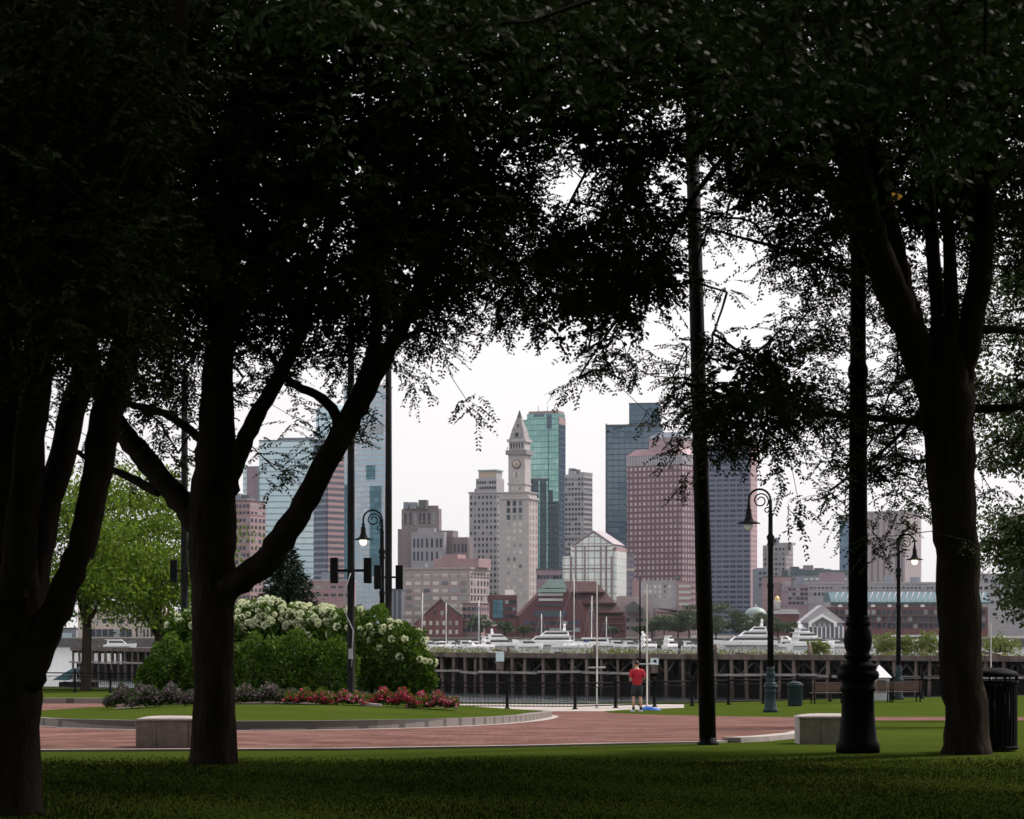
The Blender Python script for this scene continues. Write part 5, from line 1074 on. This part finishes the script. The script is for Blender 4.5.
# right-hand tree, its long limb reaching over the gap
def dC(px, py):
    if 845 < px < 1010 and 120 < py < 530: return 32.5 + abs(rng.normal()) * .8
    return float(np.clip(30.3 + rng.normal() * 1.5 + (.6 if py > 380 else 0), 26.5, 33))
clC = clusters(512, 1090, dC, rng, 1.15)
big_tree('locust_tree', 'dark thick tree at the right whose limbs fan upward above the litter bin', [(966, 751, 31.2, 21.5), (963, 700, 31.2, 21.5), (960, 640, 31.2, 21.5), (958, 560, 31.2, 21.5), (953, 500, 31.2, 22.5), (949, 440, 31.2, 25), (945, 390, 31.2, 29), (943, 362, 31.2, 25), (942, 335, 31.2, 14), (941, 315, 31.2, 5)],
  [[(936, 395, 31.2, 18), (922, 360, 31.1, 17), (904, 320, 31, 16), (886, 275, 30.9, 16), (868, 225, 30.8, 15), (853, 170, 30.7, 14), (842, 110, 30.6, 12), (832, 40, 30.5, 10), (820, -60, 30.4, 8)],
   [(930, 390, 31.3, 14), (915, 335, 31.4, 12), (902, 280, 31.5, 10), (890, 225, 31.5, 9), (876, 160, 31.6, 8), (862, 90, 31.6, 6)],
   [(944, 380, 31.2, 11), (938, 320, 31.3, 8), (934, 260, 31.4, 7), (928, 190, 31.5, 6.5), (922, 100, 31.6, 5)],
   [(950, 375, 31.2, 9), (952, 320, 31.1, 7), (950, 260, 31, 6.5), (944, 190, 30.9, 6), (938, 100, 30.8, 5)],
   [(958, 385, 31.2, 15), (970, 335, 31.2, 13), (979, 285, 31.2, 12), (984, 230, 31.3, 11.5), (988, 160, 31.4, 10.5), (994, 80, 31.5, 9), (1000, -40, 31.6, 7)],
   [(880, 270, 30.9, 3.6), (855, 275, 31, 2.6), (825, 264, 31.2, 2.2), (790, 250, 31.3, 2), (749, 240, 31.4, 1.5), (708, 228, 31.5, .9)],
   [(935, 425, 31.2, 4.6), (900, 420, 31.6, 3.8), (860, 417, 32, 3.3), (820, 414, 32.2, 2.9), (780, 405, 32.3, 2.4), (742, 395, 32.4, 1.8), (705, 380, 32.5, 1)],
   [(966, 332, 31.3, 5), (995, 328, 31.5, 4.4), (1030, 332, 31.8, 4), (1070, 320, 32, 3.5)], [(962, 408, 31.3, 5), (995, 409, 31.2, 4.2), (1030, 406, 31, 3.8), (1070, 400, 31, 3)],
   [(846, 130, 30.6, 5), (800, 120, 30.3, 4), (740, 140, 30, 3), (700, 185, 29.8, 2.6), (664, 250, 29.7, 2.0), (632, 300, 29.6, 1.5), (604, 338, 29.6, 1.1), (590, 360, 29.6, .8)],
   [(800, 120, 30.3, 3), (700, 90, 30, 2.6), (620, 110, 29.8, 2.0), (560, 220, 29.7, 1.2), (545, 260, 29.7, .8)],
   [(928, 405, 31.2, 2.8), (890, 445, 31.8, 1.8), (860, 470, 32.2, 1.2), (830, 490, 32.5, .8)]],
  clC, rng, high=[((5.5, 27, 12), (9, 5.8, 4.5), 22000, .17), ((10.5, 28.5, 8.5), (4.2, 4.5, 5), 12000, .17, 3.2)])  # second leaf mass added out of frame to block the sun
# nearer broad-leaved tree whose trunk stands out of frame; its lowest sprays hang into the top of the picture
def hang(n, f, rng):
    out = []
    while len(out) < n:
        px, py = rng.uniform(250, 1060), rng.uniform(-70, 165)
        lim = 20 + (60 if 430 < px < 600 else 0) + (max(0, min(1, (px - 640) / 120)) * 85) + 25 * math.sin(px * .035) + (35 if 880 < px < 1030 else 0)
        if 296 < px < 350 and rng.random() < .28: lim = 150
        if py < lim * rng.uniform(.55, 1.15): d = rng.uniform(12.5, 16.5); out.append(((px - 512) * d / F, d, CZ - (py - YH) * d / F))
    return np.array(out)
clD = hang(250, None, rng)
big_tree('elm_tree', 'nearer broad leaved tree whose dark green sprays hang along the top of the picture', [(1700, 830, 13.5, 50), (1690, 500, 13.5, 42), (1670, 200, 13.5, 36), (1640, -200, 13.5, 30), (1600, -600, 13.5, 20)],
  [[(1670, 100, 13.5, 22), (1400, -40, 14, 14), (1150, -110, 14.3, 10), (900, -120, 14.5, 7), (600, -130, 14.5, 5), (350, -110, 14.5, 3)], [(1650, -100, 13.5, 18), (1300, -250, 12.5, 12), (900, -300, 12, 8), (500, -320, 12, 5)]],
  clD, rng, pairs=5, ll=.075, lw=.042, per=5, L=(.26, .42), leaf='near_leaf', high=[((3, 12, 8.5), (8.5, 9, 3.2), 16000, .2)], base_flare=False)

# unseen leaf ring and roof added round the viewpoint to block sky light
n = 42000; an = rng.uniform(R(62), R(298), n * 2); rr = rng.uniform(14, 23, n * 2)
p = np.stack([np.sin(an) * rr, 13 + np.cos(an) * rr, rng.uniform(.2, 15, n * 2)], 1); p = p[~in_view(p, 400)][:n]
q = np.stack([rng.uniform(-19, 19, 60000), rng.uniform(-9, 30, 60000), rng.uniform(8.5, 14, 60000)], 1); q = q[~in_view(q, 90)][:46000]
o = quads('grove_stand_in', np.concatenate([leaf_quads(p, .55, rng, .75), leaf_quads(q, .32, rng, .75)]), M['dim_leaf']); tag(o, 'unseen mass of leaves added behind and above the viewpoint to block light', 'wood', kind='stuff')

# leafy trees standing free
def leafy_tree(name, label, px, d, z0, ztop, zlow, rx, nclump, nleaf, size, leaf, rng, trunk_r=.25, group=None, ry=None, cat='tree', off=0):
    x = X(px, d); root = empty(name, (x, d, z0), 0, label, cat, group); H = ztop - z0; lo = zlow - z0; ry = ry or rx
    c = np.array([off, 0, (H + lo) / 2]); rz_ = (H - lo) / 2
    tb = MB(); tb.tube([(0, 0, -.2), (.0, 0, .15), (.05, 0, lo), (off * .4, .05, lo + rz_ * .9), (off * .7, 0, lo + rz_ * 1.6)], [trunk_r * 1.3, trunk_r, trunk_r * .8, trunk_r * .5, trunk_r * .12], 10, wob=.05); tb.build('trunk', M['bark'], root)
    cc = rand_dirs(nclump, rng) * rng.uniform(.45, .95, (nclump, 1)) * np.array([rx, ry, rz_]) + c
    for k in range(min(7, nclump)):
        e = cc[k]; MB().tube([(off * .2, 0, lo + rz_ * .3 * (k % 3)), (e[0] * .55, e[1] * .55, (lo + e[2]) / 2 + .2), tuple(e)], [trunk_r * .4, trunk_r * .25, trunk_r * .08], 6).build('limb', M['bark'], root)
    m = nleaf // nclump; cr = rng.uniform(.16, .30, nclump) * min(rx, rz_) * 1.5
    p = np.repeat(cc, m, 0) + rng.normal(size=(m * nclump, 3)) * np.repeat(cr, m)[:, None] * np.array([.85, .85, .24])
    quads('crown', leaf_quads(p, size, rng, .62, droop=.3), M[leaf], root); return root
leafy_tree('plane_tree', 'light green plane tree on the far left lawn with a pale bare trunk', 86, 131, zg(131), Z(462, 131), Z(628, 131), 4.0, 60, 22000, .21, 'plane_leaf', rng, .30)
leafy_tree('plane_tree', 'light green bushy tree partly hidden behind the forked trunk', 158, 135, zg(135), Z(468, 135), Z(640, 135), 3.7, 56, 20000, .21, 'plane_leaf', rng, .28)
leafy_tree('maple_tree', 'dull green drooping tree cut by the right edge of the picture', 1040, 62, zg(62), Z(490, 62), Z(628, 62), 1.5, 40, 17000, .105, 'dim_leaf', rng, .16)
leafy_tree('maple_tree', 'tall green tree filling the upper right corner behind the thick trunk', 1075, 50, zg(50), Z(180, 50), Z(560, 50), 1.9, 60, 18000, .115, 'dim_leaf', rng, .2)
for i, (px, py, w, lab) in enumerate(((480, 616, 22, 'dark green tree in front of the dark red brick block'), (505, 622, 14, 'small dark tree at the left foot of the big red hotel'), (641, 626, 14, 'small green tree right after the big red hotel'),
        (664, 611, 24, 'dark green tree below the pale stone low block, left of two'), (689, 606, 28, 'dark green tree below the pink wing, just left of the tall mast'), (716, 601, 30, 'tall dark green tree at the foot of the slate blue tower'),
        (524, 627, 16, 'low green tree behind the flybridge yacht at the red hotel'), (612, 628, 16, 'low green tree before the right end of the red hotel'), (652, 622, 18, 'green tree between two small trees right of the red hotel'), (678, 618, 20, 'green tree below the pale stone low block, right of two'), (752, 622, 22, 'low green tree in front of the domed hall'), (778, 620, 18, 'low green tree in front of the red roofed cupola hall'), (413, 630, 14, 'low green tree left of the red gabled warehouse'),
        (736, 610, 26, 'dark green tree left of the grey green dome'), (765, 612, 22, 'dark green tree below the grey green dome'), (791, 622, 20, 'low dark green tree left of the grey gabled pavilion'), (704, 616, 26, 'broad low dark tree behind the tall mast'))):
    leafy_tree('shore_tree', lab, px, 985 + 3 * (i % 5), BZ, Z(py, 990), BZ + 2.5, w / 2 * .404 * .95, 16, 2600, .95, 'far_leaf', rng, .35, 'trees along the far waterfront')

# spruce behind the hydrangeas
sd_ = 84.0; sx0 = X(287, sd_); z0 = zg(sd_); root = empty('spruce_tree', (sx0, sd_, z0), 0, 'dark pointed spruce rising behind the white hydrangeas', 'tree'); H = Z(538, sd_) - z0
MB().tube([(0, 0, -.1), (0, 0, H * .5), (0, 0, H)], [.15, .09, .015], 8).build('trunk', M['bark'], root); Q = []
for k in range(46):
    t_ = (k + .5) / 46; zz = .5 + (H - .5) * t_; rad_ = 2.3 * (1 - t_) ** .9 + .06; nb = int(7 + 6 * (1 - t_))
    for j in range(nb):
        a = j / nb * 2 * math.pi + k * 2.4 + rng.uniform(-.2, .2); L_ = rad_ * rng.uniform(.72, 1.15); m = max(8, int(L_ * 60)); s_ = rng.uniform(.1, 1, m)[:, None]
        base = np.array([math.cos(a), math.sin(a), 0]) * L_ * s_ + np.array([0, 0, zz]) + np.array([0, 0, -1]) * (.28 * L_ * s_ - .22 * L_ * s_ ** 3); base += rng.normal(size=base.shape) * .035
        Q.append(leaf_quads(base, .19, rng, .26, unit(np.tile([math.cos(a), math.sin(a), -.25], (m, 1)) + rng.normal(size=(m, 3)) * .55)))
quads('crown', np.concatenate(Q), M['spruce'], root)

# shrubs of the island
def shrub(name, label, blobs, nleaf, size, leaf, rng, cat='shrub', flowers=None, group=None, stems=True):
    """blobs: (px, py of the middle, d, rx, ry, rz)"""
    px, py, d = blobs[0][:3]; x = X(px, d); z0 = island_at(x, d); root = empty(name, (x, d, z0), 0, label, cat, group); o0 = np.array([x, d, z0]); Q = []; per = nleaf // len(blobs)
    for (px, py, dd, rx, ry, rz_) in blobs:
        c = np.array([X(px, dd), dd, Z(py, dd)]) - o0; m = per; dr = rand_dirs(m, rng); lump = 1 + .16 * np.sin(dr[:, :1] * 7 + 1.3 * px) * np.cos(dr[:, 2:] * 6 + px) ; p = dr * (rng.uniform(.55, 1, (m, 1)) ** .4) * lump * np.array([rx, ry, rz_]) + c
        Q.append(leaf_quads(p[p[:, 2] > -.05], size, rng, .6, unit(dr + rng.normal(size=(m, 3)) * .9)[p[:, 2] > -.05]))
        if stems: MB().tube([(c[0], c[1], -.05), (c[0] + .05, c[1], max(.1, c[2]))], .04, 5).build('stem', M['bark'], root)
    quads('foliage', np.concatenate(Q), M[leaf], root)
    if flowers:
        n_, hsz = flowers; me = None; k = 0; tries = 0; more = []
        while k < n_ * 2.1 and tries < 9000:
            tries += 1; bi = int(rng.integers(len(blobs))); px, py, dd, rx, ry, rz_ = blobs[bi]; c = np.array([X(px, dd), dd, Z(py, dd)]) - o0; v = rand_dirs(1, rng)[0]
            if v[2] < -.15 or v[1] > .6: continue
            if v[2] < (.28 if v[1] < 0 else .5) and rng.random() < .93: continue
            p = c + v * np.array([rx, ry, rz_]) * 1.03
            if k >= n_:                      # past the hundred nearest heads: the rest of the bloom is one part
                fp = rand_dirs(70, rng) * hsz * .5 * rng.uniform(.7, 1.1); more.append(leaf_quads(fp + p, hsz * .36, rng, .95, unit(fp))); k += 1; continue
            if me is None:
                fp = rand_dirs(150, rng) * np.array([1, 1, .95]) * hsz * .5 * rng.uniform(.8, 1, (150, 1)); o = quads('flower_head', leaf_quads(fp, hsz * .30, rng, .95, unit(fp + rng.normal(size=fp.shape) * .02)), M['petal'], root); me = o.data
            else: o = bpy.data.objects.new('flower_head', me); COL.objects.link(o); o.parent = root
            s_ = rng.uniform(.7, 1.2); o.location = tuple(p); o.scale = (s_, s_, s_ * 1.05); o.rotation_euler = tuple(rng.uniform(0, 6, 3)); k += 1
        if more: tag(quads('flower_head', np.concatenate(more), M['petal'], root), kind='stuff')
    return root
shrub('hydrangea_bush', 'tall hydrangea massed with white flower heads right beside the forked trunk', [(246, 637, 66, .62, .8, .92), (270, 634, 66, .62, .8, .95), (228, 650, 66.5, .5, .8, .8)], 14000, .11, 'hedge', rng, 'bush', (96, .125))
shrub('hydrangea_bush', 'hydrangea massed with white flower heads just left of the black speaker pole', [(300, 638, 66, .66, .8, .9), (326, 640, 65.5, .66, .8, .88), (346, 645, 65, .5, .8, .85)], 14000, .11, 'hedge', rng, 'bush', (96, .125))
shrub('hydrangea_bush', 'rounded hydrangea with white flowers on its top at the right end of the bed', [(372, 648, 63.5, .85, .9, 1.05), (398, 658, 63, .8, .8, .92), (352, 645, 64, .6, .8, .95), (414, 672, 62.6, .55, .6, .68)], 22000, .10, 'hedge', rng, 'bush', (26, .13))
shrub('hydrangea_bush', 'hydrangea with a few white flowers left of the forked trunk', [(186, 640, 66, .55, .7, .75), (196, 655, 66, .6, .7, .8), (210, 640, 66, .6, .7, .8)], 8000, .14, 'hedge', rng, 'bush', (28, .125))
shrub('clipped_hedge', 'dense dark green hedge in front of the white hydrangeas', [(252, 670, 61.5, .75, .7, .82), (290, 668, 61.3, .85, .75, .88), (328, 672, 61.2, .75, .7, .82), (225, 676, 61.6, .5, .6, .7)], 20000, .10, 'hedge', rng)
shrub('clipped_hedge', 'dark green rounded shrub at the left end of the planted bed', [(170, 668, 62.5, .62, .7, .78), (198, 674, 62.4, .6, .7, .7), (152, 680, 62.6, .36, .5, .5)], 13000, .10, 'hedge', rng)
def perennial(label, name, px0, px1, py0, py1, d, n, cols, rng, size=.07):
    x = X((px0 + px1) / 2, d); z0 = island_at(x, d); root = empty(name, (x, d, z0), 0, label, 'flowers'); w = (px1 - px0) / 2 * d / F; h = (py1 - py0) * d / F
    m = n; u = rng.uniform(-1, 1, m); v = rng.uniform(-1, 1, m); top = h * (1 - .55 * np.abs(u) ** 3) * (.8 + .2 * np.sin(u * 9 + px0)) * (1 - .3 * v * v)
    p = np.stack([u * w, v * .45, top * rng.uniform(.05, 1, m) ** .6], 1); up = unit(rng.normal(size=(m, 3)) * .6 + np.array([0, 0, 1.0]))
    quads('leaves', leaf_quads(p, size * 1.5, rng, .28, up), M['dim_leaf' if 'red' not in cols else 'hedge'], root)
    q = np.stack([u * w, v * .45 - .03, top * rng.uniform(.62, 1.1, m)], 1)
    for cname, frac in cols.items():
        k = rng.random(m) < frac; tag(quads({'purple': 'blooms', 'red': 'red_blooms', 'pink': 'pink_blooms'}[cname], leaf_quads(q[k], size, rng, .85 if cname != 'purple' else .5, rand_dirs(k.sum(), rng)), M[{'purple': 'purple', 'red': 'redfl', 'pink': 'pinkfl'}[cname]], root), kind='stuff')
perennial('tall greyish purple perennials at the left tip of the planted bed', 'lavender_clump', 106, 160, 684, 708, 58.5, 4200, {'purple': .55}, rng)
perennial('dull mauve perennials just left of the forked trunk', 'lavender_clump', 132, 200, 687, 709, 57.5, 4600, {'purple': .6}, rng)
perennial('low bluish purple flowers just right of the forked trunk', 'lavender_clump', 226, 300, 689, 709, 57.6, 4600, {'purple': .55}, rng)
perennial('small red flowers between the purple bed and the pink flowers', 'bedding_flowers', 286, 334, 694, 709, 57, 3000, {'red': .4}, rng)
perennial('crimson and pink flowers in front of the clipped hedge', 'bedding_flowers', 322, 366, 694, 708, 57.2, 3000, {'red': .3, 'pink': .22}, rng)
perennial('bright red flowers below the rounded hydrangea', 'bedding_flowers', 362, 420, 689, 707, 58, 4200, {'red': .55}, rng)
perennial('pinkish red flowers at the right tip of the planted bed', 'bedding_flowers', 408, 458, 687, 705, 59, 3600, {'red': .32, 'pink': .2}, rng)
# bed soil under the plants
mb = MB(); prs = [(112, 58.3), (160, 56.9), (215, 56.8), (300, 56.6), (380, 57), (440, 58), (458, 60), (440, 66), (350, 69), (200, 69), (120, 64)]
vs = [(X(a, d), d, island_at(X(a, d), d) + .012) for a, d in prs]; cxy = (X(280, 62), 62); vs.append((*cxy, island_at(*cxy) + .02))
mb.add(vs, [(i, (i + 1) % len(prs), len(prs)) for i in range(len(prs))]); tag(mb.build('flower_bed_soil', M['soil']), kind='structure')

# weeds and bushes on the old pier
Q = []; t_ = (PC - PB).normalized(); nn = Vector((-t_.y, t_.x))
for k in range(170):
    if k < 60: q = PA.lerp(PB, rng.uniform(.75, 1))
    else: q = PB + t_ * float(rng.uniform(0, 66))
    q = q + nn * float(rng.uniform(.2, 7)); m = int(rng.integers(14, 46)); hh = rng.uniform(.12, .42); p = rng.normal(size=(m, 3)) * np.array([.6, .5, .12]) + np.array([q.x, q.y, PT]); p[:, 2] = PT + np.abs(rng.normal(size=m)) * hh
    Q.append(leaf_quads(p, .30, rng, .4, unit(rng.normal(size=(m, 3)) * .6 + np.array([0, 0, .8]))))
tag(quads('pier_weeds', np.concatenate(Q), M['weed']), 'patchy yellow green weeds along the top of the old pier', 'weeds', kind='stuff')
for i, (px, py, w, lab) in enumerate(((818, 640, 22, 'bright green bush on the pier left of the big lamp base'), (886, 633, 34, 'bright green bush on the pier right of the big lamp base'), (906, 636, 26, 'bright green bush on the pier behind the distant lamp post'), (928, 632, 30, 'bright green bush on the pier just left of the thick trunk'), (1000, 636, 40, 'bright green bush on the pier right of the litter bin'))):
    d = 268 - i * 1.5; x = X(px, d); root = empty('wild_bush', (x, d, PT), 0, lab, 'bush', 'wild bushes on the old pier'); rx = w / 2 * d / F; h = Z(py, d) - PT; m = 900; dr = rand_dirs(m, rng); p = dr * rng.uniform(.3, 1, (m, 1)) * np.array([rx, rx * .8, h * .55]) * (1 + .25 * np.sin(dr[:, :1] * 8 + px)) + np.array([0, 0, h * .5]); p[:, 2] = np.maximum(p[:, 2], .03)
    quads('foliage', leaf_quads(p, .34, rng, .6), leafmat('bush leaf', (.08, .12, .02), (.16, .2, .045), .5, .2, .2) if i == 0 else bpy.data.materials['bush leaf'], root); MB().tube([(0, 0, -.05), (.05, 0, h * .6)], .06, 5).build('stem', M['bark'], root)

# grass blades of the near lawn
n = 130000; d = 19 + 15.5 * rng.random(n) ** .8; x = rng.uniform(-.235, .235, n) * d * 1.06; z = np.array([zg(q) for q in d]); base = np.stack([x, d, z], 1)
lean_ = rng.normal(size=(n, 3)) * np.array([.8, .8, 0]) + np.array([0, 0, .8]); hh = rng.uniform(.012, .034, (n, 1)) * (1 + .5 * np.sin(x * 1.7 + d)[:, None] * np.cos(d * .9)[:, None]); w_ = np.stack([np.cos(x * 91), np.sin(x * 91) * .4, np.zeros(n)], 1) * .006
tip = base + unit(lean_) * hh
# dark blades stop at the shade edge, painting the shade darker; none on paving
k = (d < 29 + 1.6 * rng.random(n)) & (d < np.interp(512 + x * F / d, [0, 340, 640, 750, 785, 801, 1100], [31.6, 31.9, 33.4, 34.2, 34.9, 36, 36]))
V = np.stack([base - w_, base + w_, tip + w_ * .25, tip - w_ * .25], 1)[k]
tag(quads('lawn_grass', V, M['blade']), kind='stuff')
# ------------------------------------------------------------------ the man in red
def skin_body(name, joints, edges, mat, parent, sub=2, root=0):
    me = bpy.data.meshes.new(name); me.from_pydata([j[0] for j in joints], edges, []); o = link(name, me, mat, parent)
    sm = o.modifiers.new('skin', 'SKIN'); sm.use_smooth_shade = True
    for i, j in enumerate(joints):
        sv = me.skin_vertices[0].data[i]; r = j[1]; sv.radius = (r, r) if not hasattr(r, '__len__') else r; sv.use_root = (i == root)
    ss = o.modifiers.new('smooth', 'SUBSURF'); ss.levels = sub; ss.render_levels = sub
    return o
pd = 90.5; prt = empty('person', (X(637, pd), pd, zg(pd) + .006), R(14), 'man in a red T-shirt and dark shorts seen from behind, looking down at his hands', 'person')
# local frame: faces +y (away from the camera)
J = [((0, 0, .93), (.105, .08)), ((0, .0, 1.10), (.135, .095)), ((0, -.01, 1.28), (.16, .10)), ((0, -.01, 1.42), (.13, .085)), ((0, .015, 1.50), .058), ((0, .04, 1.555), .060),
     ((0, .055, 1.63), (.078, .092)), ((0, .055, 1.70), (.074, .088)), ((0, .05, 1.745), (.045, .055)),
     ((-.18, -.01, 1.415), .060), ((-.245, -.03, 1.17), .045), ((-.20, .17, 1.06), .035), ((-.13, .27, 1.10), .030),
     ((.18, -.01, 1.415), .060), ((.255, -.04, 1.17), .045), ((.20, .16, 1.05), .035), ((.12, .27, 1.10), .030),
     ((-.09, 0, .82), .072), ((-.125, .01, .50), .056), ((-.13, -.035, .33), .058), ((-.135, -.02, .10), .038), ((-.145, .05, .045), .040), ((-.15, .14, .03), .032),
     ((.09, 0, .82), .072), ((.12, .02, .50), .056), ((.13, -.03, .33), .058), ((.13, -.02, .10), .038), ((.145, .05, .045), .040), ((.155, .14, .03), .032)]
E = [(0,1),(1,2),(2,3),(3,4),(4,5),(5,6),(6,7),(7,8),(3,9),(9,10),(10,11),(11,12),(3,13),(13,14),(14,15),(15,16),(0,17),(17,18),(18,19),(19,20),(20,21),(21,22),(0,23),(23,24),(24,25),(25,26),(26,27),(27,28)]
skin_body('body', J, E, M['skin'], prt)
for sg in (-1, 1):
    hx, hy, hz = sg * .125, .275, 1.10
    for k, (a, L) in enumerate(((-30, .07), (-8, .085), (8, .09), (22, .082), (50, .06))):
        dx, dz = -sg * math.cos(R(a)), math.sin(R(a)) * .5; c = [(hx, hy, hz + .015 * (2 - k)), (hx + dx * L * .5, hy + .03, hz + .015 * (2 - k) + dz * .03), (hx + dx * L * .8, hy + .055 - .02, hz + .015 * (2 - k) + dz * .05)]
        MB().tube(c, [.010, .009, .007], 6).build('finger', M['skin'], prt)
MB().box(-.075, .075, .325, .335, 1.06, 1.15).build('phone', M['glass_dark'], prt, bevel=.004)
Js = [((0, 0, .80), (.186, .14)), ((0, 0, 1.05), (.175, .125)), ((0, -.01, 1.25), (.192, .128)), ((0, -.01, 1.40), (.165, .105)), ((0, .008, 1.475), (.085, .07)),
      ((-.19, -.012, 1.405), .082), ((-.235, -.025, 1.25), .076), ((-.243, -.03, 1.19), .074), ((.19, -.012, 1.405), .082), ((.24, -.03, 1.25), .076), ((.25, -.036, 1.19), .074)]
skin_body('shirt', Js, [(0,1),(1,2),(2,3),(3,4),(3,5),(5,6),(6,7),(3,8),(8,9),(9,10)], M['shirt'], prt)
Jp = [((0, 0, .93), (.178, .13)), ((-.10, 0, .80), .112), ((-.118, .0, .62), .104), ((-.122, .005, .53), .102), ((.10, 0, .80), .112), ((.115, .005, .62), .104), ((.12, .01, .53), .102), ((0, 0, 1.06), (.165, .118))]
skin_body('shorts', Jp, [(0,1),(1,2),(2,3),(0,4),(4,5),(5,6),(0,7)], M['shorts'], prt)
for sg in (-1, 1):
    x = sg * .142
    MB().hull8((x - .05, x + .05, -.075, .215), (x - .042, x + .042, -.06, .17), 0, .085).build('shoe', M['shoe'], prt, bevel=.02)
    MB().lathe([(.046, .08), (.05, .16), (.047, .165)], 12, (sg * .133, -.02, 0)).build('sock', M['iron'], prt)
hv = MB(); n_ = 18
for i in range(9):
    th = R(10 + i * 12.5)
    for k in range(n_):
        ph = 2 * math.pi * k / n_; f = 1 + .02 * random.uniform(-1, 1); low = 1.0 if math.sin(ph) < .25 else max(.0, 1 - (i - 5) * .5) if i > 5 else 1.0
        hv.v.append((.089 * math.sin(th) * math.cos(ph) * f, .05 + .103 * math.sin(th) * math.sin(ph) * f * low, 1.672 + .105 * math.cos(th) * f))
hv.f = [[i*n_+k, i*n_+(k+1) % n_, (i+1)*n_+(k+1) % n_, (i+1)*n_+k] for i in range(8) for k in range(n_)] + [list(range(n_))]; hv.m = [0] * len(hv.f); hv.sm = [True] * len(hv.f)
hv.build('hair', M['hair'], prt)
for sg in (-1, 1): MB().lathe([(.005, 0), (.028, .006), (.03, .014), (.01, .02)], 10).xf(Matrix.Translation((sg * .078, .06, 1.64)) @ Matrix.Rotation(R(90 * sg), 4, 'Y')).build('ear', M['skin'], prt)
MB().hull8((-.014, .014, .13, .165), (-.01, .01, .13, .145), 1.61, 1.655).build('nose', M['skin'], prt)
prt.scale = (1.07, 1.07, 1.07)
bpy.context.view_layer.update()
